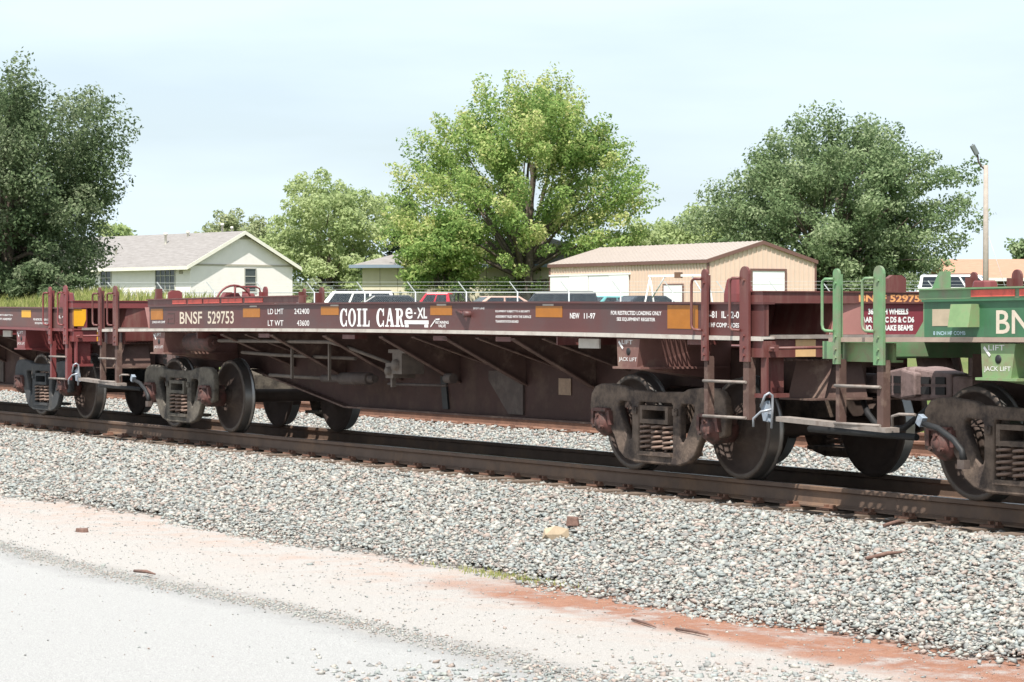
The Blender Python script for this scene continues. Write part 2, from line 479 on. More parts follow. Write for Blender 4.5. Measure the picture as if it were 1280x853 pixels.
PHI = (1 + 5 ** 0.5) / 2
ICO_V = np.array([(-1, PHI, 0), (1, PHI, 0), (-1, -PHI, 0), (1, -PHI, 0), (0, -1, PHI), (0, 1, PHI), (0, -1, -PHI), (0, 1, -PHI), (PHI, 0, -1), (PHI, 0, 1), (-PHI, 0, -1), (-PHI, 0, 1)], float) / 1.902
ICO_F = np.array([(0, 11, 5), (0, 5, 1), (0, 1, 7), (0, 7, 10), (0, 10, 11), (1, 5, 9), (5, 11, 4), (11, 10, 2), (10, 7, 6), (7, 1, 8), (3, 9, 4), (3, 4, 2), (3, 2, 6), (3, 6, 8), (3, 8, 9), (4, 9, 5), (2, 4, 11), (6, 2, 10), (8, 6, 7), (9, 8, 1)])
OCT_V = np.array([(1, 0, 0), (-1, 0, 0), (0, 1, 0), (0, -1, 0), (0, 0, 1), (0, 0, -1)], float) * 1.05
OCT_F = np.array([(0, 2, 4), (2, 1, 4), (1, 3, 4), (3, 0, 4), (2, 0, 5), (1, 2, 5), (3, 1, 5), (0, 3, 5)])
CUB_V = np.array([(x, y, z) for x in (-1, 1) for y in (-1, 1) for z in (-1, 1)], float) * 0.62
CUB_F = np.array([(0, 1, 3), (0, 3, 2), (4, 6, 7), (4, 7, 5), (0, 4, 5), (0, 5, 1), (2, 3, 7), (2, 7, 6), (0, 2, 6), (0, 6, 4), (1, 5, 7), (1, 7, 3)])

def raw_mesh(name, V, Fc, attr=None):
    me = bpy.data.meshes.new(name)
    nv = len(V); nf = len(Fc); k = Fc.shape[1]
    me.vertices.add(nv); me.vertices.foreach_set('co', V.astype(np.float32).ravel())
    me.loops.add(nf * k); me.loops.foreach_set('vertex_index', Fc.astype(np.int32).ravel())
    me.polygons.add(nf); me.polygons.foreach_set('loop_start', np.arange(0, nf * k, k, dtype=np.int32))
    try: me.polygons.foreach_set('loop_total', np.full(nf, k, dtype=np.int32))
    except Exception: pass
    if attr is not None:
        a = me.attributes.new('tone', 'FLOAT', 'POINT'); a.data.foreach_set('value', attr.astype(np.float32))
    me.update(calc_edges=True)
    return me

def rand_rot(n):
    q = rng.normal(size=(n, 4)); q /= np.linalg.norm(q, axis=1)[:, None]
    w, x, y, z = q.T
    return np.stack([np.stack([1 - 2 * (y * y + z * z), 2 * (x * y - z * w), 2 * (x * z + y * w)], -1),
                     np.stack([2 * (x * y + z * w), 1 - 2 * (x * x + z * z), 2 * (y * z - x * w)], -1),
                     np.stack([2 * (x * z - y * w), 2 * (y * z + x * w), 1 - 2 * (x * x + y * y)], -1)], 1)

def stones(name, P, size, m, ico=True, flat=0.7, tone=None):
    n = len(P)
    BV, BF = {True: (ICO_V, ICO_F), False: (CUB_V, CUB_F), 8: (OCT_V, OCT_F)}[ico]
    k = len(BV)
    sc3 = size[:, None] * np.stack([rng.uniform(0.75, 1.35, n), rng.uniform(0.7, 1.1, n), rng.uniform(0.45, 0.85, n)], -1)
    V = BV[None] * sc3[:, None, :] * rng.uniform(0.66, 1.22, (n, k, 1)) + rng.normal(0, 0.16, (n, k, 3)) * size[:, None, None]
    V = np.einsum('nij,nkj->nki', rand_rot(n), V)
    V[:, :, 2] *= flat
    V += P[:, None, :]
    Fc = BF[None] + (np.arange(n) * k)[:, None, None]
    t = rng.uniform(0, 1, n) if tone is None else tone
    me = raw_mesh(name, V.reshape(-1, 3), Fc.reshape(-1, 3), np.repeat(t, k))
    return link(name, me, m)

def bal_z(y):
    y = np.asarray(y, float)
    z = np.where(y > -1.55, -0.20, -0.20 - (np.minimum(-1.55 - y, 2.75)) * 0.155)
    return z

ST = stone_mat('ballast_stone', [(0.22, 0.22, 0.21), (0.30, 0.315, 0.29), (0.37, 0.345, 0.305), (0.265, 0.285, 0.275), (0.40, 0.388, 0.352), (0.30, 0.322, 0.315), (0.36, 0.298, 0.262), (0.25, 0.258, 0.248), (0.335, 0.34, 0.312), (0.33, 0.27, 0.237), (0.285, 0.303, 0.288), (0.41, 0.395, 0.355), (0.325, 0.312, 0.285), (0.27, 0.24, 0.218)])
def pts(n, x0, x1, y0, y1):
    return np.stack([rng.uniform(x0, x1, n), rng.uniform(y0, y1, n)], -1)

def ballast():
    sets = []
    for (x0, x1, dens) in ((-17, -9.5, 1150), (-24, -17, 950), (-36, -24, 620), (-52, -36, 360)):
        A = pts(int((x1 - x0) * 3.5 * dens), x0, x1, -4.4, -0.9)
        sets.append(A)
    A = np.concatenate(sets)
    # ragged toe
    toe = -4.12 + 0.16 * np.sin(A[:, 0] * 0.9) + 0.10 * np.sin(A[:, 0] * 2.7 + 1) + rng.normal(0, 0.10, len(A))
    A = A[A[:, 1] > toe]
    z = bal_z(A[:, 1]) + rng.uniform(-0.020, 0.006, len(A))
    size = np.clip(rng.lognormal(math.log(0.0195), 0.38, len(A)) * np.where(A[:, 0] < -24, 1.2, 1.0), 0.010, 0.046) * np.where(A[:, 1] < -3.5, 0.85, 1.0)
    near = (A[:, 1] > -1.3); z[near] -= 0.012; size[near] *= 0.85
    tone = rng.uniform(0, 1, len(A)); st = rng.uniform(0, 1, len(A)) < 0.75 * np.exp(-((A[:, 1] + 0.9) / 0.35) ** 2); tone[st] = np.where(rng.uniform(0, 1, st.sum()) < 0.7, 0.97, 0.66)
    o = stones('ballast', np.column_stack([A, z]), size * 1.15, ST, ico=8, flat=0.62, tone=tone)
    tag(o, 'grey crushed stone ballast sloping down from the near rail', kind='stuff')
    # between the rails, then out to the siding
    B = np.concatenate([pts(9000, -60, -8, -0.66, 0.66), pts(34000, -58, -14, 0.84, 5.5), pts(3000, -58, -18, 5.7, 9.0)])
    zb = np.where(B[:, 1] < 1.6, -0.20, -0.22) + rng.uniform(-0.03, 0.02, len(B))
    o = stones('ballast', np.column_stack([B, zb]), rng.uniform(0.024, 0.044, len(B)), ST, ico=8)
    tag(o, 'pale stone ballast between the loaded track and the rusty siding', kind='stuff')
    # scattered gravel on the lot
    C1 = pts(4200, -34, -9.8, -6.4, -4.2)
    C2 = np.stack([rng.uniform(-32, -10, 9000), -6.52 + rng.normal(0, 0.10, 9000)], -1)
    C3 = pts(1500, -30, -9.5, -11, -6.6)
    C4 = pts(7000, -14.9, -9.6, -7.8, -4.95)
    k = (C4[:, 0] - (-14.2)) * 0.9 + (C4[:, 1] + 7.4) * -0.35 + rng.normal(0, 0.35, len(C4)) > 0.7
    k &= C4[:, 1] < -4.95 - 0.12 * np.sin(C4[:, 0] * 3) + rng.normal(0, .1, len(C4))
    C4 = C4[k]
    Cc = np.concatenate([C1, C2, C3, C4])
    zc = np.array([ground_z(x, y) for x, y in Cc]) + 0.004
    s = np.concatenate([np.clip(rng.lognormal(math.log(0.0055), 0.5, len(C1)), 0.0025, 0.03), rng.uniform(0.004, 0.013, len(C2)), np.clip(rng.lognormal(math.log(0.0042), 0.5, len(C3)), 0.002, 0.016), rng.uniform(0.010, 0.034, len(C4))])
    o = stones('gravel', np.column_stack([Cc, zc]), s, ST, ico=8)
    tag(o, 'loose grey pebbles strewn over the pale lot and red clay', kind='stuff')
ballast()

def ballast_base():
    V = []; ysl = [-3.8, -3.6, -2.9, -2.2, -1.55, -0.9, 0.0, 0.9, 2.0, 4.0, 6.5, 8.6, 9.4]
    xs = list(np.arange(-120, 1, 4.0)) + [8, 20, 60]
    for y in ysl:
        for x in xs:
            z = float(bal_z(y)) - 0.028 if y < 0.9 else -0.25 - max(0, y - 8.4) * 0.33
            V.append((x, y, z))
    n = len(xs)
    b = MB(); b.add(V, [(j * n + i, j * n + i + 1, (j + 1) * n + i + 1, (j + 1) * n + i) for j in range(len(ysl) - 1) for i in range(n - 1)], 0, True)
    m = mat('ballast_bed', (0.31, 0.30, 0.28), 0.95, var=0.35, scale=22, grime=(0.40, 0.385, 0.36), grime_amt=0.4, gscale=30, bump=0.8, bscale=30)
    tag(b.build('ballast_bed', m, fix=False), kind='structure')
ballast_base()

# ------------------------------------------------------------------ track
M['rail'] = mat('rail_steel', (0.125, 0.082, 0.060), 0.75, var=0.2, scale=4, grime=(0.21, 0.125, 0.075), grime_amt=0.35, gscale=1.5)
M['rail_top'] = mat('worn_rail_head', (0.30, 0.26, 0.24), 0.35, metal=0.7, var=0.15, scale=6)
M['rust_rail'] = mat('rusty_rail', (0.20, 0.105, 0.07), 0.85, var=0.2, scale=5, grime=(0.11, 0.06, 0.045), grime_amt=0.4, gscale=2)
M['tie'] = mat('weathered_tie_wood', (0.13, 0.095, 0.072), 0.95, var=0.35, scale=14, grime=(0.22, 0.17, 0.13), grime_amt=0.4, gscale=6)
RPROF = [(-0.075, -0.178), (0.075, -0.178), (0.075, -0.166), (0.012, -0.146), (0.009, -0.06), (0.012, -0.048), (0.036, -0.036), (0.036, -0.008), (0.030, 0.0), (-0.030, 0.0), (-0.036, -0.008), (-0.036, -0.036), (-0.012, -0.048), (-0.009, -0.06), (-0.012, -0.146), (-0.075, -0.166)]
def rail(name, y, dz, mats, parent, x0=-160, x1=40):
    xs = list(np.arange(x0, x1 + 0.1, 10.0)); n = len(RPROF); V = []; b = MB()
    for x in xs: V += [(x, y + a, dz + c) for a, c in RPROF]
    for i in range(len(xs) - 1):
        for k in range(n):
            l = (k + 1) % n
            b.add([V[i * n + k], V[i * n + l], V[(i + 1) * n + l], V[(i + 1) * n + k]], [(0, 1, 2, 3)], 1 if k == 8 else 0)
    b.build(name, mats, parent)

def track(label, yc, dz, mats, x0t, x1t):
    root = empty('railway_track', (0, 0, 0)); tag(root, kind='structure'); root['label'] = label
    for s in (-1, 1): rail('rail', yc + s * 0.7525, dz, mats, root)
    tb = MB(); tb.box(-0.115, 0.115, yc - 1.3, yc + 1.3, dz - 0.36, dz - 0.190)
    t0 = None
    x = x0t; k = 0
    while x < x1t:
        jx = random.uniform(-0.03, 0.03)
        if t0 is None: t0 = tb.build('tie', M['tie'], root, (x, 0, 0))
        else: again(t0, root, (x + jx, 0, random.uniform(-0.006, 0.004)), (0, 0, random.uniform(-0.01, 0.01)))
        x += 0.53; k += 1
    hb = MB()
    x = x0t
    while x < x1t:
        for s in (-1, 1):
            yy = yc + s * 0.7525
            hb.box(x - 0.09, x + 0.09, yy - 0.17, yy - 0.078, dz - 0.189, dz - 0.170)
            hb.box(x - 0.09, x + 0.09, yy + 0.078, yy + 0.17, dz - 0.189, dz - 0.170)
            for (ax, ay) in ((-0.045, -0.092), (0.05, -0.096), (-0.04, 0.094), (0.05, 0.092)):
                hb.box(x + ax - 0.014, x + ax + 0.014, yy + ay - 0.020, yy + ay + 0.020, dz - 0.170, dz - 0.145)
        # rail anchors either side of the tie
        x += 0.53
    o = hb.build('tie_plate', M['rust_rail'], root); o['kind'] = 'stuff'
    return root
track('worn main track carrying the coil cars', 0.0, 0.0, [M['rail'], M['rail_top']], -62, -6)
track('rusty empty siding behind the coil cars', 6.35, -0.03, [M['rust_rail'], M['rust_rail']], -66, -14)

# ------------------------------------------------------------------ railcar running gear
def sideframe_mesh():
    half = [(0.45, 0.765), (0.52, 0.79), (0.62, 0.80), (0.80, 0.815), (0.95, 0.81), (1.04, 0.785), (1.10, 0.72), (1.12, 0.62), (1.10, 0.42), (1.03, 0.40), (1.01, 0.605), (0.765, 0.605), (0.75, 0.40), (0.70, 0.345), (0.62, 0.21), (0.52, 0.15), (0.36, 0.115)]
    out = [(0.0, 0.755)] + half + [(-x, z) for x, z in half[::-1]]
    win = [(-0.28, 0.175), (0.28, 0.175), (0.295, 0.22), (0.295, 0.655), (0.27, 0.685), (-0.27, 0.685), (-0.295, 0.655), (-0.295, 0.22)]
    def tri(s):
        p = [(0.385, 0.63), (0.42, 0.68), (0.60, 0.685), (0.645, 0.655), (0.645, 0.60), (0.60, 0.52), (0.52, 0.37), (0.455, 0.30), (0.40, 0.31), (0.385, 0.36)]
        return [(s * a, b) for a, b in p]
    me = curve_mesh('side_frame', [out, win, tri(1), tri(-1)], 0.024, 0.015)
    return me
SF = sideframe_mesh()
def sf_place(me, y):
    return place_flat(me.copy(), lambda c: (c[0], y + c[2], c[1]))
SF_N = sf_place(SF, -1.105); SF_N.name = 'side_frame'
SF_F = sf_place(SF, 1.105); SF_F.name = 'side_frame'

def wheel_mesh():
    b = MB()
    prof = [(0.012, -0.845), (0.115, -0.845), (0.135, -0.835), (0.150, -0.79), (0.24, -0.745), (0.33, -0.735), (0.385, -0.765), (0.402, -0.815), (0.412, -0.824), (0.450, -0.824), (0.457, -0.812), (0.459, -0.72), (0.466, -0.708), (0.483, -0.700), (0.485, -0.688), (0.474, -0.678), (0.41, -0.678), (0.395, -0.69), (0.34, -0.715), (0.22, -0.715), (0.15, -0.68), (0.13, -0.655), (0.012, -0.655)]
    mis = [0] * 8 + [1] * 2 + [2] * 4 + [1] * 1 + [0] * 7
    b.lathe_y(prof, 40, (0, 0, 0.457), mis)
    return b.mesh('wheel')
WHEEL = wheel_mesh()
for mm in (M['wheel'], M['rim'], M['tread']): WHEEL.materials.append(mm)
def spring_mesh(r=0.080, wire=0.0135, z0=0.222, z1=0.465, turns=5.2):
    b = MB(); n = int(turns * 12)
    b.tube([(r * math.cos(2 * PI * i / 12), r * math.sin(2 * PI * i / 12), z0 + (z1 - z0) * i / n) for i in range(n + 1)], wire, 6)
    return b.mesh('spring', fix=False)
SPRING = spring_mesh(); SPRING.materials.append(M['spring'])
def axle_mesh():
    b = MB(); b.lathe_y([(0.0, -1.1), (0.075, -1.1), (0.08, -0.86), (0.10, -0.82), (0.10, -0.66), (0.085, -0.5), (0.08, 0), (0.085, 0.5), (0.10, 0.66), (0.10, 0.82), (0.08, 0.86), (0.075, 1.1), (0.0, 1.1)], 16, (0, 0, 0.457))
    return b.mesh('axle')
AXLE = axle_mesh(); AXLE.materials.append(M['wheel'])
def bearing_mesh():
    b = MB(); c = (0, 0, 0.457)
    b.lathe_y([(0.0, -1.225), (0.030, -1.225), (0.040, -1.215), (0.075, -1.205), (0.094, -1.185), (0.098, -1.155), (0.120, -1.145), (0.130, -1.12), (0.130, -1.0), (0.125, -0.92), (0.0, -0.92)], 24, c)
    for k in range(3):
        a = PI / 2 + k * 2 * PI / 3
        x, z = 0.070 * math.cos(a), 0.457 + 0.070 * math.sin(a)
        b.lathe_y([(0.0, -1.232), (0.019, -1.232), (0.019, -1.18)], 6, (x, 0, z), smooth=False)
    tri = [(0.095 * math.cos(PI / 2 + k * 2 * PI / 3), 0.457 + 0.095 * math.sin(PI / 2 + k * 2 * PI / 3)) for k in range(3)]
    b.prism(tri, -1.214, -1.206)
    return b.mesh('bearing')
BEAR = bearing_mesh(); BEAR.materials.append(M['red_bearing'])
def adapter_mesh():
    b = MB(); b.prism([(-0.135, 0.50), (-0.12, 0.52), (0.12, 0.52), (0.135, 0.50), (0.145, 0.56), (0.115, 0.598), (-0.115, 0.598), (-0.145, 0.56)], -1.165, -0.95)
    b.box(-0.115, 0.115, -1.20, -1.165, 0.565, 0.595)
    for q in (-1, 1): b.hexa([(q * 0.13, -1.18, 0.44), (q * 0.175, -1.18, 0.44), (q * 0.175, -1.10, 0.44), (q * 0.13, -1.10, 0.44), (q * 0.115, -1.19, 0.575), (q * 0.155, -1.19, 0.575), (q * 0.155, -1.10, 0.575), (q * 0.115, -1.10, 0.575)])
    return b.mesh('bearing_adapter')
ADAPT = adapter_mesh(); ADAPT.materials.append(M['red_bearing'])

def bolster_mesh():
    b = MB()
    b.box(-0.19, 0.19, -0.93, 0.93, 0.48, 0.70)
    b.lathe_z([(0.0, 0.80), (0.18, 0.80), (0.20, 0.70)], 16)
    for s in (-1, 1):
        y0, y1 = s * 1.165, s * 0.93
        b.box(-0.235, 0.235, y0, y1, 0.475, 0.515); b.box(-0.235, 0.235, y0, y1, 0.60, 0.64)
        b.box(-0.235, -0.19, y0, y1, 0.515, 0.60); b.box(0.19, 0.235, y0, y1, 0.515, 0.60)
        b.box(-0.275, 0.275, s * 1.165, s * 0.80, 0.178, 0.215)      # spring seat
        for q in (-1, 1):
            b.box(q * 0.255, q * 0.29, s * 1.10, s * 1.0, 0.36, 0.64)   # friction wedges
            b.box(q * 0.30, q * 0.375, s * 1.162, s * 1.145, 0.56, 0.62)
            b.lathe_y([(0.0, s * 1.17), (0.016, s * 1.17), (0.016, s * 1.14)], 6, (q * 0.34, 0, 0.61), smooth=False)
    return b.mesh('truck')

def make_truck(parent, x, casting):
    t = link('truck', bolster_mesh(), casting, parent, (x, 0, 0))
    n = SF_N.copy(); link('side_frame', n, casting, t)
    f = SF_F.copy(); link('side_frame', f, casting, t)
    for ax in (-0.889, 0.889):
        for s in (0, PI):
            o = link('wheel', WHEEL, None, t, (ax, 0, 0), s)
            if s == 0: o.rotation_euler = (0, random.uniform(0, 6), 0) if False else (0, 0, 0)
            link('bearing', BEAR, None, t, (ax, 0, 0), s)
            link('bearing_adapter', ADAPT, None, t, (ax, 0, 0), s)
        link('axle', AXLE, None, t, (ax, 0, 0))
    for s in (-1, 1):
        for sx in (-0.188, 0.0, 0.188):
            link('spring', SPRING, None, t, (sx, s * 1.085, 0))
    for s in (-1, 1):
        b = MB(); b.box(s * 0.40, s * 0.46, -0.75, 0.75, 0.36, 0.44)
        for q in (-1, 1):
            b.prism([(s * 0.395, 0.30), (s * 0.395, 0.60), (s * 0.44, 0.62), (s * 0.455, 0.28)], q * 0.70, q * 0.80)
        b.build('brake_beam', M['dark_steel'], t)
    return t

# ------------------------------------------------------------------ car body
def camb(p):
    x, y, z = p
    a = min(1.0, abs(x) / 7.4)
    return (x, y, z + 0.034 * (1 - a * a) - 0.004)
YS = -1.47       # face of the side sill

def mesh_grating(b, x0, x1, y0, y1, z, cx=0.115, cy=0.052, w=0.012, h=0.014):
    """expanded metal: crossing flat strips"""
    L = x1 - x0; Wd = y1 - y0; sl = cy / cx
    k = int(math.ceil((Wd + L * sl) / cy))
    for sgn in (1, -1):
        for i in range(-1, k + 1):
            # line y = ya + sgn*sl*(x-x0)
            ya = (y0 - L * sl + i * cy) if sgn > 0 else (y0 + i * cy)
            xs = [x0, x1]
            def yl(x): return ya + sgn * sl * (x - x0)
            # clip to [y0,y1]
            ta, tb = x0, x1
            if sgn > 0:
                ta = max(ta, x0 + (y0 - ya) / sl); tb = min(tb, x0 + (y1 - ya) / sl)
            else:
                ta = max(ta, x0 + (ya - y1) / sl); tb = min(tb, x0 + (ya - y0) / sl)
            if tb - ta < 0.02: continue
            dz = 0.002 * sgn
            b.bar((ta, yl(ta), z + dz), (tb, yl(tb), z + dz), w, h)

def ladder(parent, xa, xb, y, zt, m, kind, lower):
    """two posts with rungs, grab irons on both"""
    r = empty('ladder', (0, 0, 0), 0, parent)
    s = -1 if y < 0 else 1
    if kind == 'right':      # narrow post on the left, wide one on the right
        wa, wb = 0.085, 0.13
    else:
        wa, wb = 0.075, 0.125
    ya = y; yb = y
    def post(xc, w, zt):
        b = MB()
        n = 8; arc = [(xc + w / 2 * math.cos(PI * i / n), zt - w / 2 + w / 2 * math.sin(PI * i / n)) for i in range(n + 1)]
        b.prism([(xc - w / 2, 1.08), (xc + w / 2, 1.08)] + arc, ya - 0.012, ya + 0.012)
        b.box(xc - w / 2 + 0.004, xc - w / 2 + 0.02, ya - s * 0.012, ya - s * 0.075, 1.08, zt - w * 0.6)
        for z in (1.13, 1.20, 1.30, zt - 0.12):
            b.lathe_y([(0.0, ya + s * 0.026), (0.014, ya + s * 0.026), (0.014, ya)], 6, (xc, 0, z), smooth=False)
        b.build('post', m, r)
        b = MB()
        b.box(xc - w * 0.32, xc + w * 0.32, ya - 0.010 - s * 0.02, ya + 0.010 - s * 0.02, 0.585, 1.16)
        b.box(xc + w * 0.32 - 0.014, xc + w * 0.32, ya - s * 0.030, ya - s * 0.08, 0.585, 1.12)
        b.build('lower_post', lower, r)
    post(xa, wa, zt - 0.015); post(xb, wb, zt)
    for z in (0.60, 0.905):
        b = MB(); b.tube([(xa - 0.02, ya + s * 0.005, z), (xb + 0.02, ya + s * 0.005, z)], 0.013, 8)
        b.build('rung', M['pale_board'], r)
    for xc, w in ((xa, wa), (xb, wb)):
        b = MB(); xo = xc - w / 2 - 0.085
        b.tube([(xc - w / 2 + 0.02, ya + s * 0.02, zt - 0.10), (xo + 0.03, ya + s * 0.05, zt - 0.10), (xo + 0.008, ya + s * 0.055, zt - 0.115), (xo, ya + s * 0.055, zt - 0.15), (xo, ya + s * 0.055, 1.40), (xo + 0.01, ya + s * 0.055, 1.365), (xo + 0.035, ya + s * 0.05, 1.35), (xc - w / 2 + 0.02, ya + s * 0.02, 1.345)], 0.0125, 8)
        b.build('grab_iron', m, r)
    return r

def lettering(parent, txt, x0, x1, z0, z1, m, weight=0.02, y=None, face='-y', at_=None, gap=1.0):
    if face == '-y':
        me = text_mesh(txt, x0, x1, z0, z1, '-y', YS - 0.0013 if at_ is None else at_, weight, fn=camb, lines_gap=gap)
    else:
        me = text_mesh(txt, x0, x1, z0, z1, '+x', at_, weight, lines_gap=gap)
    return link('lettering', me, m, parent)

def sticker(parent, name, x0, x1, z0, z1, m, t=0.003, y=YS):
    b = MB(); b.box(x0, x1, y - t, y, z0, z1)
    return b.build(name, m, parent, fn=camb)

def serif_logo(parent, x0, x1, z0, z1):
    """COIL CAR in bold slab serif, drawn as outlines"""
    def ell(cx, cy, rx, ry, a0, a1, n=20): return [(cx + rx * math.cos(math.radians(a0 + (a1 - a0) * i / n)), cy + ry * math.sin(math.radians(a0 + (a1 - a0) * i / n))) for i in range(n + 1)]
    def rect(a, b, c, d): return [(a, c), (b, c), (b, d), (a, d)]
    G = {}
    cshape = ell(.5, .5, .5, .52, 38, 322) + ell(.54, .5, .24, .43, 318, 42)
    G['C'] = [[cshape], [rect(.80, .93, .60, 1.0)], [rect(.80, .93, 0.0, .34)]]
    G['O'] = [[ell(.5, .5, .5, .52, 0, 351, 24), ell(.5, .5, .23, .42, 0, 351, 24)]]
    G['I'] = [[rect(.27, .73, 0, 1)], [rect(.05, .95, 0, .10)], [rect(.05, .95, .90, 1)]]
    G['L'] = [[rect(.18, .50, 0, 1)], [rect(.02, .92, 0, .10)], [rect(.02, .66, .90, 1)], [[(.70, 0), (.96, 0), (.96, .34), (.86, .34), (.80, .12)]]]
    G['A'] = [[[(.40, 1.02), (.62, 1.02), (.95, .05), (.64, .05), (.46, .72), (.24, .05), (.12, .05)]], [rect(.25, .72, .30, .40)], [rect(-.02, .38, 0, .09)], [rect(.54, 1.03, 0, .09)]]
    G['R'] = [[rect(.14, .42, 0, 1)], [rect(0, .58, 0, .09)], [[(.02, 1), (.55, 1)] + ell(.55, .74, .33, .26, 90, -90, 12) + [(.40, .48), (.40, .58), (.50, .58)] + ell(.50, .745, .13, .165, -90, 90, 8) + [(.40, .91), (.02, .91)]], [[(.45, .50), (.70, .50), (.88, .09), (1.02, .09), (1.02, 0), (.70, 0)]]]
    word = [('C', 1.0), ('O', 1.0), ('I', .62), ('L', .95), (' ', .62), ('C', 1.0), ('A', 1.1), ('R', 1.08)]
    tot = sum(w for _, w in word) + 0.10 * (len(word) - 1)
    k = (x1 - x0) / tot; x = x0
    big = bmesh.new(); lay = 0
    for ch, w in word:
        if ch != ' ':
            for pc in G[ch]:
                me = curve_mesh('glyph', pc)
                yy = YS - 0.0012 - 0.0004 * (lay % 4); lay += 1
                place_flat(me, lambda c: camb((x + c[0] * w * k, yy, z0 + c[1] * (z1 - z0))))
                big.from_mesh(me); bpy.data.meshes.remove(me)
        x += (w + 0.10) * k
    me = bpy.data.meshes.new('lettering'); big.to_mesh(me); big.free()
    return link('lettering', me, M['white_paint'], parent)

def coil_car(xc, label, C, texts, red_new=False):
    """C: dict of the materials of this car"""
    root = empty('coil_car', (xc, 0, 0)); tag(root, label, 'railcar', 'coil cars coupled on the main track')
    # trucks
    for sx, key in ((-5.55, 'truckL'), (5.55, 'truckR')): make_truck(root, sx, C[key])
    X0, X1 = C.get('x0', -5.70), 7.70
    for s in (1, -1):            # s=1 near side
        b = MB(); y = YS * s
        b.box(X0, X1, y, y + s * 0.022, 1.300, 1.572, 16)
        b.box(X0 - 0.01, X1 + 0.02, y - s * 0.022, y + s * 0.10, 1.572, 1.590, 16)
        b.build('side_sill', C['web'], root, fn=camb)
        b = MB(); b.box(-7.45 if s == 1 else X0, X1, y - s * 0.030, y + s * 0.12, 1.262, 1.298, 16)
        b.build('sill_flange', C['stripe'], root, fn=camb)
        # end plate of the sill at the brake end, flared gusset
        b = MB(); b.box(X0 - 0.012, X0, y + s * 0.0, y + s * 0.26, 1.30, 1.572)
        b.build('sill_end_plate', C['end'], root, fn=camb)
        b = MB(); b.prism([(X0 - 0.014, 1.42), (X0 - 0.014, 1.302), (X0 - 0.12, 1.302)] if C['mark'] == 2 else [(X0 - 0.17, 1.572), (X0 - 0.014, 1.572), (X0 - 0.014, 1.302), (X0 - 0.04, 1.302)], y, y + s * 0.012); b.build('end_gusset', C['flare'], root, fn=camb)
    # top channel along the brake end, near side and far side
    for s in (1,):
        y = YS * s
        b = MB()
        b.box(X0 - 0.06, -1.30, y - s * 0.004, y + s * 0.055, 1.592, 1.664, 8)
        b.box(X0 - 0.06, -1.30, y - s * 0.030, y + s * 0.11, 1.664, 1.676, 8)
        b.build('top_channel', C['main'], root, fn=camb)
        b = MB()
        b.prism([(X0 + 0.05, 1.677), (X0 + 0.17, 1.677), (X0 + 0.17, 1.80), (X0 + 0.12, 1.79)], y + 0.035, y + 0.05)
        b.box(X0 + 0.172, X0 + 0.215, y + 0.0, y + 0.085, 1.677, 1.805)
        b.build('channel_post', C['main'], root, fn=camb)
    if C['mark']:
        x = X0 + (0.75 if C['mark'] == 1 else 0.56)
        while x < -2.0:
            w = random.uniform(0.42, 0.62)
            if x + w > -1.95: break
            sticker(root, 'red_marking', x, x + w, 1.604, 1.656, M['redstripe'], 0.005, YS - 0.004 - 0.0)
            x += w + random.uniform(0.03, 0.09)
    # trough of the coil well
    b = MB()
    for s in (1, -1):
        b.hexa([(-4.3, s * 1.40, 1.545), (4.25, s * 1.40, 1.545), (4.25, s * 0.45, 1.17), (-4.3, s * 0.45, 1.17), (-4.3, s * 1.40, 1.56), (4.25, s * 1.40, 1.56), (4.25, s * 0.45, 1.185), (-4.3, s * 0.45, 1.185)])
    b.box(-4.3, 6.85, -0.45, 0.45, 1.17, 1.19); b.box(4.25, 4.27, -1.42, 1.42, 1.19, 1.55); b.box(-4.32, -4.3, -1.42, 1.42, 1.19, 1.55)
    b.build('trough', C['main'], root)
    # walkway along each sill, grating over the trucks
    for s in (1, -1):
        b = MB(); y0, y1 = sorted((s * 0.46, s * 1.43)); b.box(-4.4, 4.3, y0, y1, 1.268, 1.282)
        b.build('deck_plate', M['under'], root, fn=camb)
    b = MB()
    for (a, c) in ((4.35, 7.40), (-7.40, -4.45)):
        mesh_grating(b, a, c, -1.435, -0.98, 1.275); mesh_grating(b, a, c, 0.98, 1.435, 1.275)
    o = b.build('deck_grating', M['dusty_steel'], root, fix=False); o['kind'] = 'stuff'
    for s in (1, -1):
        for (a, c) in ((4.30, 6.84), (-7.40, -4.40)):
            b = MB(); y0, y1 = sorted((s * 0.46, s * 0.98)); b.box(a, c, y0, y1, 1.262, 1.280); b.build('deck_plate', M['under'], root, fn=camb)
    # deep centre girder
    for s in (1, -1):
        b = MB()
        poly = [(-6.9, 1.16), (-6.9, 0.80), (-4.6, 0.80), (-2.0, 0.405), (2.0 + 1.6, 0.405), (4.9, 0.80), (6.9, 0.80), (6.9, 1.16)]
        b.prism(poly, s * 0.45, s * 0.435)
        b.build('centre_girder', M['under'], root)
    b = MB()
    fl = [(-4.6, 0.80), (-2.0, 0.405), (3.6, 0.405), (4.9, 0.80)]
    for (p, q) in zip(fl[:-1], fl[1:]):
        b.hexa([(p[0], -0.55, p[1] - 0.02), (q[0], -0.55, q[1] - 0.02), (q[0], 0.55, q[1] - 0.02), (p[0], 0.55, p[1] - 0.02), (p[0], -0.55, p[1]), (q[0], -0.55, q[1]), (q[0], 0.55, q[1]), (p[0], 0.55, p[1])])
    b.build('girder_flange', M['dusty_steel'], root)
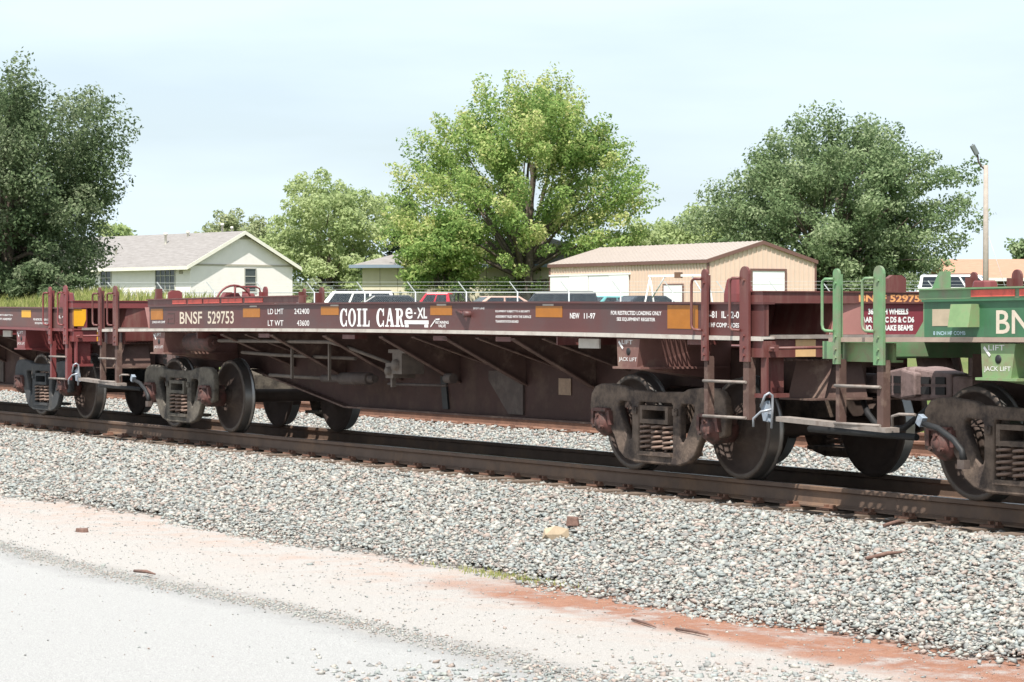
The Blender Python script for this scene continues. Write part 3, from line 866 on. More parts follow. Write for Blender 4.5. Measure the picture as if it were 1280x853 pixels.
    # outrigger brackets
    for s in (1, -1):
        for X, zb, in ((-3.55, 0.85), (-2.15, 0.74), (-0.75, 0.74), (0.62, 0.74), (2.04, 0.75), (3.42, 0.74)):
            b = MB()
            b.prism([(s * -1.42, 1.262), (s * -0.452, 1.262), (s * -0.452, zb)], X - 0.006, X + 0.006, 'yz')
            b.hexa([(X - 0.05, s * -1.425, 1.235), (X + 0.05, s * -1.425, 1.235), (X + 0.05, s * -0.455, zb - 0.012), (X - 0.05, s * -0.455, zb - 0.012), (X - 0.05, s * -1.425, 1.25), (X + 0.05, s * -1.425, 1.25), (X + 0.05, s * -0.455, zb + 0.003), (X - 0.05, s * -0.455, zb + 0.003)])
            b.build('bracket', M['dusty_steel'], root)
        for X in (-2.85, 1.35, 2.72, 4.02):
            b = MB()
            b.prism([(s * -1.42, 1.262), (s * -0.452, 1.262), (s * -0.452, 0.94)], X - 0.005, X + 0.005, 'yz')
            b.hexa([(X - 0.035, s * -1.425, 1.24), (X + 0.035, s * -1.425, 1.24), (X + 0.035, s * -0.455, 0.925), (X - 0.035, s * -0.455, 0.925), (X - 0.035, s * -1.425, 1.25), (X + 0.035, s * -1.425, 1.25), (X + 0.035, s * -0.455, 0.94), (X - 0.035, s * -0.455, 0.94)])
            b.build('bracket', M['dusty_steel'], root)
        # stub angles under the sill
        for X in (-2.55, -0.35, 1.75, 3.05, 6.45):
            b = MB(); b.box(X, X + 0.30, s * -1.36, s * -1.40, 1.215, 1.262); b.box(X, X + 0.02, s * -1.10, s * -1.36, 1.215, 1.262)
            b.build('sill_clip', C['main'], root)
    # bolster ends with jacking pads
    for X in (-5.40, 5.60):
        for s in (1, -1):
            b = MB()
            y = s * -1.465
            b.hexa([(X - 0.19, y, 1.005), (X + 0.13, y, 1.005), (X + 0.16, s * -0.45, 0.86), (X - 0.22, s * -0.45, 0.86), (X - 0.21, y, 1.262), (X + 0.18, y, 1.262), (X + 0.18, s * -0.45, 1.262), (X - 0.21, s * -0.45, 1.262)])
            b.box(X - 0.25, X + 0.22, y + s * -0.02, s * -0.5, 0.985, 1.005)
            b.build('bolster_end', C['jack'], root)
            if s == 1:
                b = MB(); b.lathe_y([(0.0, y - 0.004), (0.034, y - 0.004), (0.034, y + 0.03)], 14, (X - 0.01, 0, 1.145)); b.build('jack_hole', M['black'], root)
                lettering(root, 'LIFT', X - 0.12, X + 0.06, 1.20, 1.24, C['jacktxt'], 0.0, at_=y - 0.003)
                lettering(root, 'JACK LIFT', X - 0.17, X + 0.13, 1.035, 1.08, C['jacktxt'], 0.0, at_=y - 0.003)
                b = MB(); b.bar((X - 0.17, y - 0.004, 1.235), (X - 0.10, y - 0.004, 1.17), 0.002, 0.022, upv=(0, 0, 1)); b.build('jack_mark', C['jacktxt'], root)
    # ladders
    lad = []
    for s in (-1, 1):
        ladder(root, 6.89, 7.49, s * 1.515, 1.893, C['ladder'], 'right', C['lower'])
        ladder(root, -7.32, -6.77, s * 1.515, 1.868, C['ladder'], 'left', C['lower'])
    # A end (right): top beam, well end, platform, end sill
    b = MB(); b.box(7.52, 7.71, -1.49, 1.49, 1.578, 1.672); b.box(7.50, 7.722, -1.50, 1.50, 1.672, 1.682)
    b.build('end_beam', C['end'], root)
    for s in (1, -1):
        b = MB(); b.box(7.40, 7.70, s * -1.445, s * -1.42, 1.30, 1.577); b.build('end_side_plate', C['end'], root)
        b = MB(); b.hexa([(6.85, s * -1.20, 1.30), (6.86, s * -1.20, 1.30), (6.86, s * -0.30, 1.30), (6.85, s * -0.30, 1.30), (6.85, s * -1.44, 1.577), (6.86, s * -1.44, 1.577), (6.86, s * -0.3, 1.577), (6.85, s * -0.3, 1.577)])
        b.build('end_recess', M['maroon'], root)
    b = MB(); b.box(6.86, 7.515, -1.42, 1.42, 1.578, 1.59); b.build('recess_shade_plate', M['maroon'], root)  # unseen plate added to keep the recess below it dark
    for s in (1, -1):
        b = MB(); b.hexa([(7.655, s * -0.74, 1.310), (7.70, s * -0.37, 1.310), (7.69, s * -0.36, 1.310), (7.645, s * -0.73, 1.310), (7.665, s * -0.68, 1.576), (7.70, s * -0.44, 1.576), (7.69, s * -0.43, 1.576), (7.655, s * -0.67, 1.576)])
        b.build('flared_plate', C['flare'], root)
        b = MB(); b.hexa([(7.635, s * -0.74, 1.310), (7.645, s * -0.74, 1.310), (6.88, s * -0.80, 1.310), (6.87, s * -0.80, 1.310), (7.645, s * -0.68, 1.576), (7.655, s * -0.68, 1.576), (6.88, s * -0.74, 1.576), (6.87, s * -0.74, 1.576)])
        b.build('recess_wall', M['maroon'], root)
    b = MB(); b.add([(7.68, -0.44, 1.577), (7.685, -0.35, 1.302), (7.685, 0.35, 1.302), (7.68, 0.44, 1.577)], [(0, 1, 2, 3)]); b.add([(7.66, -0.44, 1.577), (7.665, -0.35, 1.302), (7.665, 0.35, 1.302), (7.66, 0.44, 1.577)], [(3, 2, 1, 0)])
    b.build('text_panel', M['red_panel'], root, fix=False)
    b = MB(); b.box(7.42, 7.735, -1.36, 1.36, 1.276, 1.308); b.build('end_platform', M['pale_board'], root)
    b = MB(); b.box(7.50, 7.70, -1.475, 1.475, 1.118, 1.272); b.build('end_sill', C['end'], root)
    b = MB(); b.box(7.701, 7.707, -1.14, -0.93, 1.122, 1.268); b.build('reflector', C['endref'], root)
    # bracket plate below the end sill, rod, handle
    b = MB(); b.box(7.60, 7.615, -1.44, -1.20, 0.80, 1.118); b.box(7.60, 7.70, -1.44, -1.42, 0.80, 1.118); b.box(7.55, 7.67, -1.46, -1.18, 0.775, 0.81)
    for (yy, zz) in ((-1.40, 0.80), (-1.25, 0.80), (-1.40, 0.84), (-1.25, 0.84)): b.box(7.615, 7.635, yy - 0.018, yy + 0.018, zz - 0.015, zz + 0.02)
    b.build('end_bracket', C['end'], root)
    b = MB(); b.tube([(7.77, -1.46, 1.195), (7.77, -0.30, 1.205)], 0.014, 8)
    for yy in (-1.40, -0.72): b.box(7.70, 7.79, yy - 0.02, yy + 0.02, 1.17, 1.225)
    b.build('cut_lever', C['end'], root)
    b = MB(); b.tube([(7.70, -1.50, 0.70), (7.76, -1.50, 0.80), (7.775, -1.47, 0.82), (7.78, -1.44, 0.80), (7.77, -1.43, 0.70), (7.77, -1.44, 0.52)], 0.0115, 8)
    b.tube([(7.77, -1.44, 0.68), (7.70, -1.50, 0.66), (7.62, -1.52, 0.60), (7.62, -1.52, 0.53)], 0.011, 8)
    b.build('lever_handle', M['chrome'], root)
    b = MB(); b.hexa([(7.62, -1.42, 0.58), (7.70, -1.42, 0.57), (7.70, -1.37, 0.57), (7.62, -1.37, 0.58), (7.56, -1.41, 0.72), (7.66, -1.41, 0.75), (7.66, -1.38, 0.75), (7.56, -1.38, 0.72)])
    b.build('hose_tag', M['bluewhite'], root)
    # draft gear and striker at the right end
    b = MB()
    b.box(6.3, 7.40, -0.30, -0.28, 0.74, 1.118); b.box(6.3, 7.40, 0.28, 0.30, 0.74, 1.118); b.box(6.3, 7.40, -0.46, 0.46, 0.725, 0.745)
    b.box(7.36, 7.42, -0.30, -0.16, 0.74, 1.118); b.box(7.36, 7.42, 0.16, 0.30, 0.74, 1.118); b.box(7.36, 7.42, -0.16, 0.16, 1.02, 1.118)
    b.build('draft_sill', M['dusty_steel'], root)
    for s in (1, -1):
        b = MB(); b.hexa([(7.25, s * -0.98, 0.745), (7.70, s * -0.98, 0.745), (7.70, s * -0.31, 0.745), (7.25, s * -0.31, 0.745), (7.25, s * -0.98, 0.76), (7.70, s * -0.98, 0.76), (7.70, s * -0.31, 0.76), (7.25, s * -0.31, 0.76)])
        b.build('end_shelf', M['dusty_steel'], root)
        b = MB(); b.hexa([(7.35, s * -0.96, 0.762), (7.66, s * -0.80, 0.762), (7.64, s * -0.79, 0.762), (7.34, s * -0.95, 0.762), (7.35, s * -0.86, 1.116), (7.66, s * -0.70, 1.116), (7.64, s * -0.69, 1.116), (7.34, s * -0.85, 1.116)])
        b.build('shelf_gusset', M['dusty_steel'], root)
        b = MB(); b.hexa([(7.62, s * -0.79, 0.762), (7.63, s * -0.79, 0.762), (7.63, s * -0.31, 0.762), (7.62, s * -0.31, 0.762), (7.52, s * -0.69, 1.116), (7.53, s * -0.69, 1.116), (7.53, s * -0.31, 1.116), (7.52, s * -0.31, 1.116)])
        b.build('shelf_plate', M['dusty_steel'], root)
    b = MB(); mesh_grating(b, 7.0, 7.66, -0.98, -0.31, 1.12 - 0.03); o = b.build('end_grating', M['dusty_steel'], root, fix=False); o['kind'] = 'stuff'
    # stub post behind the end beam, tapered casting on the near sill
    b = MB(); b.box(7.45, 7.50, 0.02, 0.22, 1.60, 1.80); b.prism([(0.02, 1.80), (0.22, 1.80), (0.17, 1.83), (0.07, 1.83)], 7.45, 7.50, 'yz'); b.build('stub_post', C['main'], root)
    for s in (1, -1):
        b = MB(); y = s * -1.38
        def ring(hx, hy, z, n=8): return [(7.20 + hx * a, y + hy * c, z) for a, c in ((-1, -.55), (-.6, -1), (.6, -1), (1, -.55), (1, .55), (.6, 1), (-.6, 1), (-1, .55))]
        rs = [ring(.150, .085, 1.590), ring(.150, .085, 1.66), ring(.118, .07, 1.78), ring(.10, .06, 1.795)]
        V = [p for r_ in rs for p in r_]; Fc = [(i * 8 + k, i * 8 + (k + 1) % 8, i * 8 + 8 + (k + 1) % 8, i * 8 + 8 + k) for i in range(3) for k in range(8)] + [tuple(range(24, 32))]
        b.add(V, Fc); b.build('tapered_casting', C['cast'], root)
    # B end (left): platform corner, short end sill, hand brake
    b = MB(); b.box(-7.66, -7.46, -1.40, 1.40, 1.118, 1.262); b.build('end_sill', C['end'], root)
    for s in (1, -1):
        b = MB(); b.box(-7.458, -6.70, s * -1.42, s * -1.40, 1.118, 1.255); b.box(-7.458, -6.70, s * -1.42, s * -1.33, 1.10, 1.118)
        b.build('end_rail', C['jack'] if C['mark'] == 2 else C['end'], root)
    b = MB(); b.box(-7.5, -5.75, -0.5, 0.5, 1.262, 1.285); b.build('end_platform', M['dusty_steel'], root)
    b = MB(); b.box(-5.76, -5.72, -1.3, 1.3, 1.2, 1.565); b.build('end_wall', C['end'], root)
    r = empty('hand_brake', (-6.55, 0.10, 0.05), 0, root)
    b = MB(); n = 28; R = 0.27
    b.tube([(0, R * math.cos(2 * PI * i / n), 1.56 + R * math.sin(2 * PI * i / n)) for i in range(n + 1)], 0.015, 8, caps=False)
    for k in range(5):
        a = 2 * PI * k / 5 + 0.3; b.tube([(0.02, 0, 1.56), (0, R * math.cos(a), 1.56 + R * math.sin(a))], 0.010, 6)
    b.build('brake_wheel', C['brake'], r)
    b = MB(); b.box(-0.20, -0.05, -0.17, 0.17, 1.42, 1.66); b.box(-0.24, -0.20, -0.06, 0.06, 1.262, 1.74); b.prism([(-0.14, 1.66), (0.14, 1.66), (0.09, 1.73), (-0.09, 1.73)], -0.18, -0.06, 'yz')
    b.build('gear_box', C['brake'], r)
    b = MB(); b.tube([(-0.10, 0.06, 1.66), (-0.10, 0.06, 1.80), (-0.10, 0.09, 1.815), (-0.10, 0.36, 1.815), (-0.10, 0.42, 1.79), (-0.10, 0.44, 1.70), (-0.10, 0.44, 1.3)], 0.012, 8); b.build('hand_rail', C['brake'], r)
    b = MB(); b.box(-0.15, 0.0, 0.40, 0.55, 1.3, 1.69); b.build('brake_post', C['brake'], r)
    # step board low at the left end, hose
    b = MB(); b.hexa([(-8.20, -1.48, 0.585), (-6.66, -1.54, 0.548), (-6.66, -1.40, 0.548), (-8.20, -1.34, 0.585), (-8.20, -1.48, 0.625), (-6.66, -1.54, 0.586), (-6.66, -1.40, 0.586), (-8.20, -1.34, 0.625)])
    b.build('step_board', M['pale_board'], root)
    b = MB(); b.tube([(-8.1, -1.20, 0.52), (-6.75, -1.15, 0.50)], 0.028, 10); b.build('train_pipe', M['black'], root)
    b = MB(); b.tube([(-6.62, -1.50, 0.60), (-6.60, -1.52, 0.68), (-6.50, -1.53, 0.70), (-6.34, -1.50, 0.70)], 0.012, 8); b.build('hose_bracket', M['pale_board'], root)
    b = MB(); b.bar((-6.36, -1.44, 0.62), (-6.32, -1.44, 0.69), 0.05, 0.06); b.build('hose_tag', M['bluewhite'], root)
    b = MB(); b.tube([(-6.36, -1.44, 0.64), (-6.16, -1.42, 0.60), (-5.98, -1.42, 0.52), (-5.88, -1.42, 0.44), (-5.86, -1.42, 0.36)], [0.022, 0.025, 0.025, 0.025, 0.03], 8); b.build('hose', M['black'], root)
    b = MB(); b.box(-5.90, -5.82, -1.45, -1.39, 0.30, 0.37); b.build('glad_hand', M['dark_steel'], root)
    # draft sill left
    b = MB(); b.box(-6.90, -6.2, -0.30, -0.28, 0.74, 1.118); b.box(-6.90, -6.2, 0.28, 0.30, 0.74, 1.118); b.box(-6.9, -6.2, -0.46, 0.46, 0.725, 0.745); b.box(-6.95, -6.9, -0.30, 0.30, 1.0, 1.118); b.build('draft_sill', M['dusty_steel'], root)
    # couplers
    for s in (1, -1):
        b = MB()
        xs0 = 6.9 if s < 0 else 7.1
        b.box(s * xs0, s * 7.62, -0.085, 0.085, 0.79, 0.96)
        b.hexa([(s * 7.58, -0.10, 0.78), (s * 7.58, 0.10, 0.78), (s * 7.98, 0.18, 0.74), (s * 7.98, -0.18, 0.74), (s * 7.58, -0.10, 0.98), (s * 7.58, 0.10, 0.98), (s * 7.98, 0.18, 1.03), (s * 7.98, -0.18, 1.03)])
        b.lathe_z([(0.0, 0.74), (0.085, 0.745), (0.095, 0.78), (0.095, 0.99), (0.085, 1.03), (0.0, 1.035)], 14, (s * 8.04, s * 0.11, 0))
        b.hexa([(s * 7.95, s * -0.21, 0.75), (s * 8.20, s * -0.25, 0.78), (s * 8.18, s * -0.12, 0.78), (s * 7.95, s * -0.11, 0.75), (s * 7.95, s * -0.21, 1.02), (s * 8.20, s * -0.25, 0.98), (s * 8.18, s * -0.12, 0.98), (s * 7.95, s * -0.11, 1.02)])
        cp = b.build('coupler', M['coupler'], root, bevel=0.02)
        b = MB()
        for (xa, xb, ya) in ((7.64, 7.74, -0.122), (7.80, 7.92, -0.158)):
            for (za, zb) in ((0.80, 0.865), (0.89, 0.95)):
                b.hexa([(s * xa, ya - 0.004, za), (s * xb, ya - 0.024, za), (s * xb, ya + 0.02, za), (s * xa, ya + 0.03, za), (s * xa, ya - 0.004, zb), (s * xb, ya - 0.024, zb), (s * xb, ya + 0.02, zb), (s * xa, ya + 0.03, zb)])
        o = b.build('core_hole', M['black'], cp); o['kind'] = 'stuff'
        b = MB(); b.tube([(s * 7.55, -0.30, 0.74), (s * 7.70, -0.36, 0.62), (s * 7.86, -0.38, 0.52), (s * 8.04, -0.36, 0.50)], 0.028, 8); b.build('air_hose', M['black'], root)
    # brake gear along the girder
    b = MB(); b.tube([(-2.05, -0.80, 0.735), (-0.72, -0.80, 0.755)], [0.045, 0.045], 10); b.tube([(-1.55, -0.80, 0.743), (-0.85, -0.80, 0.755)], 0.072, 12); b.build('brake_cylinder', M['dark_steel'], root)
    b = MB(); b.box(-0.12, 0.06, -0.98, -0.70, 0.78, 0.95); b.box(0.08, 0.30, -1.0, -0.72, 0.83, 1.06); b.box(0.02, 0.42, -1.02, -0.68, 1.06, 1.10); b.lathe_y([(0.0, -1.04), (0.06, -1.04), (0.07, -0.98)], 12, (0.18, 0, 0.93)); b.lathe_y([(0.0, -1.02), (0.045, -1.02), (0.05, -0.97)], 12, (-0.03, 0, 0.86)); b.box(-0.06, -0.02, -0.95, -0.9, 0.68, 0.78)
    b.build('brake_valve', M['pipe'], root)
    b = MB(); b.tube([(1.05, -0.85, 0.80), (1.20, -0.85, 0.80)], 0.055, 10); b.tube([(-0.3, -0.85, 0.71), (1.05, -0.85, 0.72)], 0.016, 6); b.build('brake_lever', M['dark_steel'], root)
    b = MB(); b.prism([(1.30, 0.88), (2.02, 0.90), (2.02, 0.43), (1.72, 0.43), (1.30, 0.78)], -0.475, -0.452); b.build('girder_gusset', M['dark_steel'], root)
    b = MB(); b.prism([(0.22, 0.80), (0.34, 0.80), (0.40, 0.44), (0.28, 0.44)], -0.475, -0.452); b.build('girder_stiffener', M['black'], root)
    for pth in ([(-4.1, -1.22, 1.165), (-1.05, -1.22, 1.175), (-0.80, -1.15, 1.13), (0.0, -0.9, 0.92)], [(-4.0, -0.95, 1.02), (-3.1, -0.95, 1.0), (-1.2, -0.80, 0.98)], [(-3.3, -0.9, 0.75), (-2.05, -0.80, 0.735)]):
        b = MB(); b.tube(pth, 0.022, 8); b.build('brake_pipe', M['pipe'], root)
    for X in (-2.62, -1.62):
        b = MB(); b.box(X, X + 0.03, -0.95, -0.92, 0.72, 1.25); b.build('hanger', M['pipe'], root)
    b = MB(); b.tube([(-5.0, -1.22, 1.14), (-4.35, -1.22, 1.14), (-4.25, -1.22, 1.14)], [0.11, 0.115, 0.085], 14); b.tube([(-4.25, -1.22, 1.14), (-4.21, -1.22, 1.14)], 0.03, 8); b.build('air_reservoir', M['red_bearing'], root)
    b = MB(); b.tube([(2.36, YS + 0.01, 1.495), (2.62, YS - 0.05, 1.465)], 0.016, 8); b.lathe_y([(0.0, YS - 0.07), (0.035, YS - 0.07), (0.035, YS)], 10, (2.65, 0, 1.462)); b.build('release_rod', C['web'], root, fn=camb)
    b = MB(); b.box(4.62, 4.98, YS + 0.07, YS + 0.09, 1.165, 1.255); b.build('white_placard', M['stripe'], root)
    b = MB(); b.box(2.72, 2.96, -0.462, -0.456, 0.66, 0.83); b.build('faded_placard', M['faint_letter'], root)
    texts(root)
    return root

MA = dict(web=M['maroon_web'], main=M['maroon'], end=M['maroon'], stripe=M['stripe'], ladder=M['maroon'], lower=M['dusty_steel'], jack=mat('faded_maroon_pad', (0.17, 0.085, 0.072), 0.7, var=0.15, scale=5, grime=DUST, grime_amt=0.3), jacktxt=M['white_paint'], flare=mat('sunlit_flare_pink', (0.34, 0.16, 0.14), 0.55, var=0.08, scale=3), cast=M['maroon_bright'], brake=M['maroon_bright'], endref=M['tan_reflector'], mark=1, truckL=M['truck_grey'], truckR=M['truck_brown'])  # flare pink is maroon with the sunlight on the plate put into its colour
ML = dict(MA); ML.update(web=M['brown_web'], main=M['maroon_bright'], end=M['maroon_bright'], stripe=M['maroon_bright'], ladder=M['maroon_bright'], lower=M['maroon_bright'], jack=M['maroon_bright'], flare=M['maroon'], endref=M['yellow'], truckL=M['truck_black'], truckR=M['truck_black'], mark=0)
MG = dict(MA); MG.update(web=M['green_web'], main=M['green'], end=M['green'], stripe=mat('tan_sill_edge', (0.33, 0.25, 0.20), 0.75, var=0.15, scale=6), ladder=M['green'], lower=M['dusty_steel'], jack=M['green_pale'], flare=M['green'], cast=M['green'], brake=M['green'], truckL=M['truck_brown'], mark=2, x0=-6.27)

def texts_centre(r):
    W_, T_ = M['white_paint'], M['tan_paint']
    lettering(r, 'BNSF', -4.73, -4.04, 1.352, 1.505, T_, 0.012); lettering(r, '529753', -3.87, -3.10, 1.352, 1.505, T_, 0.012)
    for a, b_, c, d in ((-5.66, -5.27, 1.41, 1.55), (-2.83, -2.36, 1.428, 1.537), (-0.74, -0.30, 1.45, 1.545), (1.82, 2.28, 1.45, 1.548), (3.95, 4.44, 1.438, 1.545), (6.24, 6.72, 1.352, 1.562)):
        sticker(r, 'reflector', a, b_, c, d, M['orange'])
    for a in (-2.64, -0.50, 1.96, 4.08): sticker(r, 'paint_patch', a, a + 0.20, 1.549, 1.566, M['stripe'], 0.004)
    lettering(r, '2 INCH HF COMP', -5.62, -5.20, 1.365, 1.395, W_, 0.02)
    b = MB()
    for (x0, x1, z0, z1) in ((-5.13, -4.90, 1.485, 1.49), (-5.13, -4.90, 1.36, 1.365), (-4.905, -4.90, 1.365, 1.485), (-5.10, -4.95, 1.42, 1.425), (-5.10, -5.095, 1.365, 1.42)): b.box(x0, x1, YS - 0.004, YS, z0, z1)
    b.build('scribed_box', M['dark_steel'], r, fn=camb)
    lettering(r, 'LD LMT', -2.14, -1.72, 1.463, 1.527, W_, 0.006); lettering(r, '242400', -1.43, -1.04, 1.463, 1.527, W_, 0.006)
    lettering(r, 'LT WT', -2.14, -1.72, 1.328, 1.392, W_, 0.006); lettering(r, '43600', -1.36, -1.04, 1.328, 1.392, W_, 0.006)
    serif_logo(r, -0.27, 1.24, 1.325, 1.52)
    lettering(r, 'e', 1.27, 1.43, 1.41, 1.53, W_, 0.012); sticker(r, 'logo_dash', 1.465, 1.505, 1.462, 1.477, W_, 0.002)
    lettering(r, 'XL', 1.53, 1.75, 1.415, 1.53, W_, 0.025)
    sticker(r, 'logo_bar', 1.25, 1.78, 1.355, 1.395, W_, 0.002); sticker(r, 'logo_wheel', 1.26, 1.34, 1.322, 1.352, W_, 0.002); sticker(r, 'logo_wheel', 1.69, 1.77, 1.322, 1.352, W_, 0.002)
    b = MB(); b.bar((1.83, YS - 0.004, 1.33), (1.94, YS - 0.004, 1.405), 0.003, 0.014); b.bar((1.93, YS - 0.004, 1.405), (2.02, YS - 0.004, 1.409), 0.003, 0.014); b.build('logo_slash', W_, r, fn=camb)
    lettering(r, 'RETAINING\nVALVE', 1.93, 2.21, 1.325, 1.392, W_, 0.02, gap=0.9)
    lettering(r, 'SPOT LINE', 2.72, 2.95, 1.512, 1.532, W_, 0.02)
    lettering(r, 'EQUIPMENT SUBJECT TO A SECURITY', 3.17, 3.84, 1.478, 1.503, W_, 0.02)
    lettering(r, 'AGREEMENT FILED WITH THE SURFACE', 3.17, 3.86, 1.428, 1.453, W_, 0.02)
    lettering(r, 'TRANSPORTATION BOARD', 3.17, 3.62, 1.38, 1.405, W_, 0.02)
    lettering(r, 'NEW', 4.58, 4.75, 1.428, 1.482, W_, 0.02); lettering(r, '11-97', 4.83, 5.03, 1.428, 1.482, W_, 0.02)
    lettering(r, 'FOR RESTRICTED LOADING ONLY', 5.30, 6.14, 1.468, 1.505, W_, 0.02); lettering(r, 'SEE EQUIPMENT REGISTER', 5.40, 6.04, 1.408, 1.445, W_, 0.02)
    lettering(r, 'L-5-81  IL 42-0', 6.78, 7.34, 1.452, 1.512, W_, 0.02); lettering(r, '2 IN HF COMP SHOES', 6.80, 7.34, 1.372, 1.412, W_, 0.02)
    lettering(r, 'BNSF 529753', -0.47, 0.27, 1.590, 1.656, M['orange_letter'], 0.035, face='+x', at_=7.7113)
    lettering(r, '36 INCH WHEELS\nAAR BRG C D5 & C D6\nNO. 24 BRAKE BEAMS', -0.42, 0.16, 1.340, 1.535, W_, 0.05, face='+x', at_=7.6867, gap=1.1)
    for z in (0.70, 0.625): lettering(r, 'COTS 11-97', -2.1, -1.65, z, z + 0.04, M['faint_letter'], 0.02, at_=-0.458)
def texts_left(r):
    W_ = M['white_paint']
    for a, b_, c, d in ((5.62, 6.0, 1.44, 1.545), (7.66, 7.69, 1.35, 1.55)): sticker(r, 'reflector', a, b_, c, d, M['yellow'])
    b = MB(); b.prism([(-1.475, 1.56), (-1.30, 1.56), (-1.30, 1.42), (-1.335, 1.33), (-1.475, 1.33)], 7.702, 7.708, 'yz'); b.build('reflector', M['yellow'], r)
    b = MB(); b.box(7.688, 7.70, -1.478, -1.28, 1.30, 1.577); b.build('sill_end_plate', M['maroon_bright'], r)
    lettering(r, 'FOR RESTRICTED LOADING ONLY', 6.10, 6.80, 1.40, 1.43, W_, 0.02); lettering(r, 'SEE EQUIPMENT REGISTER', 6.16, 6.78, 1.345, 1.375, W_, 0.02)
    lettering(r, 'IL 42', 7.10, 7.38, 1.44, 1.48, W_, 0.02)
    lettering(r, 'EQUIPMENT SUBJECT TO A', 4.50, 5.24, 1.45, 1.48, W_, 0.02); lettering(r, 'SECURITY AGREEMENT', 4.50, 5.2, 1.395, 1.425, W_, 0.02)
def texts_green(r):
    sticker(r, 'faded_patch', -6.17, -5.95, 1.385, 1.515, M['faded_sq'])
    lettering(r, '8 INCH HF COMB', -6.16, -5.78, 1.315, 1.345, M['blue_letter'], 0.02)
    b = MB(); b.hexa([(-5.86, YS - 0.11, 1.375), (-5.62, YS - 0.11, 1.375), (-5.62, YS, 1.375), (-5.86, YS, 1.375), (-5.86, YS - 0.08, 1.55), (-5.62, YS - 0.08, 1.55), (-5.62, YS, 1.55), (-5.86, YS, 1.55)]); b.build('sill_box', M['green_pale'], r, fn=camb)
    lettering(r, 'BN', -5.43, -5.05, 1.325, 1.50, M['tan_paint'], 0.012)
XC = -25.806; PITCH_CAR = 16.0844
coil_car(XC, 'long maroon coil car lettered COIL CAR in white on its sill', MA, texts_centre)
coil_car(XC - PITCH_CAR, 'brighter red coil car behind, cut by the left edge of the photo', ML, texts_left)
coil_car(XC + PITCH_CAR, 'green coil car lettered BN at the right edge of the photo', MG, texts_green)

# ------------------------------------------------------------------ things lying on the ballast
def debris():
    def on_bal(u, v):
        d = FW + (u - 640) / F_PX * RT + (426.5 - v) / F_PX * UP
        t = 15.0
        for _ in range(40):
            q = CAM + d * t
            z = float(bal_z(q[1])) if q[1] > -4.2 else -0.62
            t += (z - q[2]) / d[2] * 0.7
        q = CAM + d * t
        return Vector(q)
    wood = mat('dry_brown_wood', (0.16, 0.095, 0.075), 0.9, var=0.3, scale=30)
    tan = mat('pale_tan_stone', (0.40, 0.315, 0.22), 0.9, var=0.12, scale=20)
    p = on_bal(695, 672)
    rs = np.random.default_rng(4); b = MB()
    b.add([tuple(v * np.array([0.125, 0.085, 0.085]) * rs.uniform(0.72, 1.2)) for v in ICO_V], [tuple(f) for f in ICO_F])
    o = b.build('stone', tan, None, p + Vector((0, 0, 0.03)), 0.9); tag(o, 'large pale tan stone sitting on the grey ballast', 'stone')
    def stick(u, v, du, dv, r, label, nm='stick'):
        a = on_bal(u, v); c = on_bal(u + du, v + dv)
        b = MB(); mid = (a + c) / 2 + Vector((0, 0, 0.012)); 
        r *= 0.7; b.tube([a - mid, (a * 0.4 + c * 0.6) - mid + Vector((0, 0, r * 0.8)), c - mid], [r, r * 1.2, r * 0.5], 7)
        o = b.build(nm, wood, None, mid + Vector((0, 0, 0.02))); tag(o, label, nm, None)
    stick(1082, 702, 46, -8, 0.020, 'dark brown stick lying high on the ballast at the right')
    stick(168, 717, 26, 4, 0.018, 'short brown stick on the pale lot beside the gravel joint', 'stick')
    stick(845, 790, 40, 8, 0.014, 'thin dark twig lying across the red clay strip')
    stick(790, 778, 30, 10, 0.012, 'short twig at the left end of the red clay strip')
    stick(1105, 660, 26, -4, 0.02, 'rusty brown splinter close below the near rail')
    p = on_bal(102, 667)
    b = MB(); b.hexa([(-.07, -.03, -.02), (.06, -.04, -.02), (.07, .04, -.02), (-.06, .03, -.02), (-.05, -.03, .04), (.05, -.03, .03), (.06, .03, .045), (-.05, .03, .035)])
    o = b.build('wood_chip', wood, None, p + Vector((0, 0, 0.012)), 0.3, bevel=0.006); tag(o, 'reddish brown wood chip alone on the pale lot at left', 'wood chip')
    p = on_bal(716, 659)
    b = MB(); b.hexa([(-.06, -.03, -.02), (.05, -.03, -.02), (.06, .03, -.02), (-.05, .03, -.02), (-.05, -.02, .07), (.03, -.02, .04), (.05, .03, .06), (-.04, .03, .05)])
    o = b.build('wood_chip', wood, None, p + Vector((0, 0, 0.03)), 1.0, bevel=0.006); tag(o, 'small brown wood chip right behind the large tan stone', 'wood chip')
debris()

# ------------------------------------------------------------------ foliage
def leaf_mat(name, cols, trans=0.35):
    m = bpy.data.materials.new(name); m.use_nodes = True
    nt = m.node_tree; N = nt.nodes; L = nt.links; N.clear()
    o = N.new('ShaderNodeOutputMaterial'); a = N.new('ShaderNodeAttribute'); a.attribute_name = 'tone'
    r = N.new('ShaderNodeValToRGB'); el = r.color_ramp.elements
    for i in range(len(cols) - 2): el.new((i + 1) / (len(cols) - 1))
    for i, c in enumerate(cols): el[i].position = i / (len(cols) - 1); el[i].color = (*c, 1)
    L.new(a.outputs['Fac'], r.inputs['Fac'])
    d = N.new('ShaderNodeBsdfDiffuse'); t = N.new('ShaderNodeBsdfTranslucent'); x = N.new('ShaderNodeMixShader'); x.inputs['Fac'].default_value = trans
    L.new(r.outputs['Color'], d.inputs['Color']); L.new(r.outputs['Color'], t.inputs['Color']); L.new(d.outputs[0], x.inputs[1]); L.new(t.outputs[0], x.inputs[2])
    L.new(x.outputs[0], o.inputs['Surface'])
    return m
BARK = mat('grey_brown_bark', (0.12, 0.095, 0.075), 0.95, var=0.35, scale=8, bump=0.5, bscale=20)

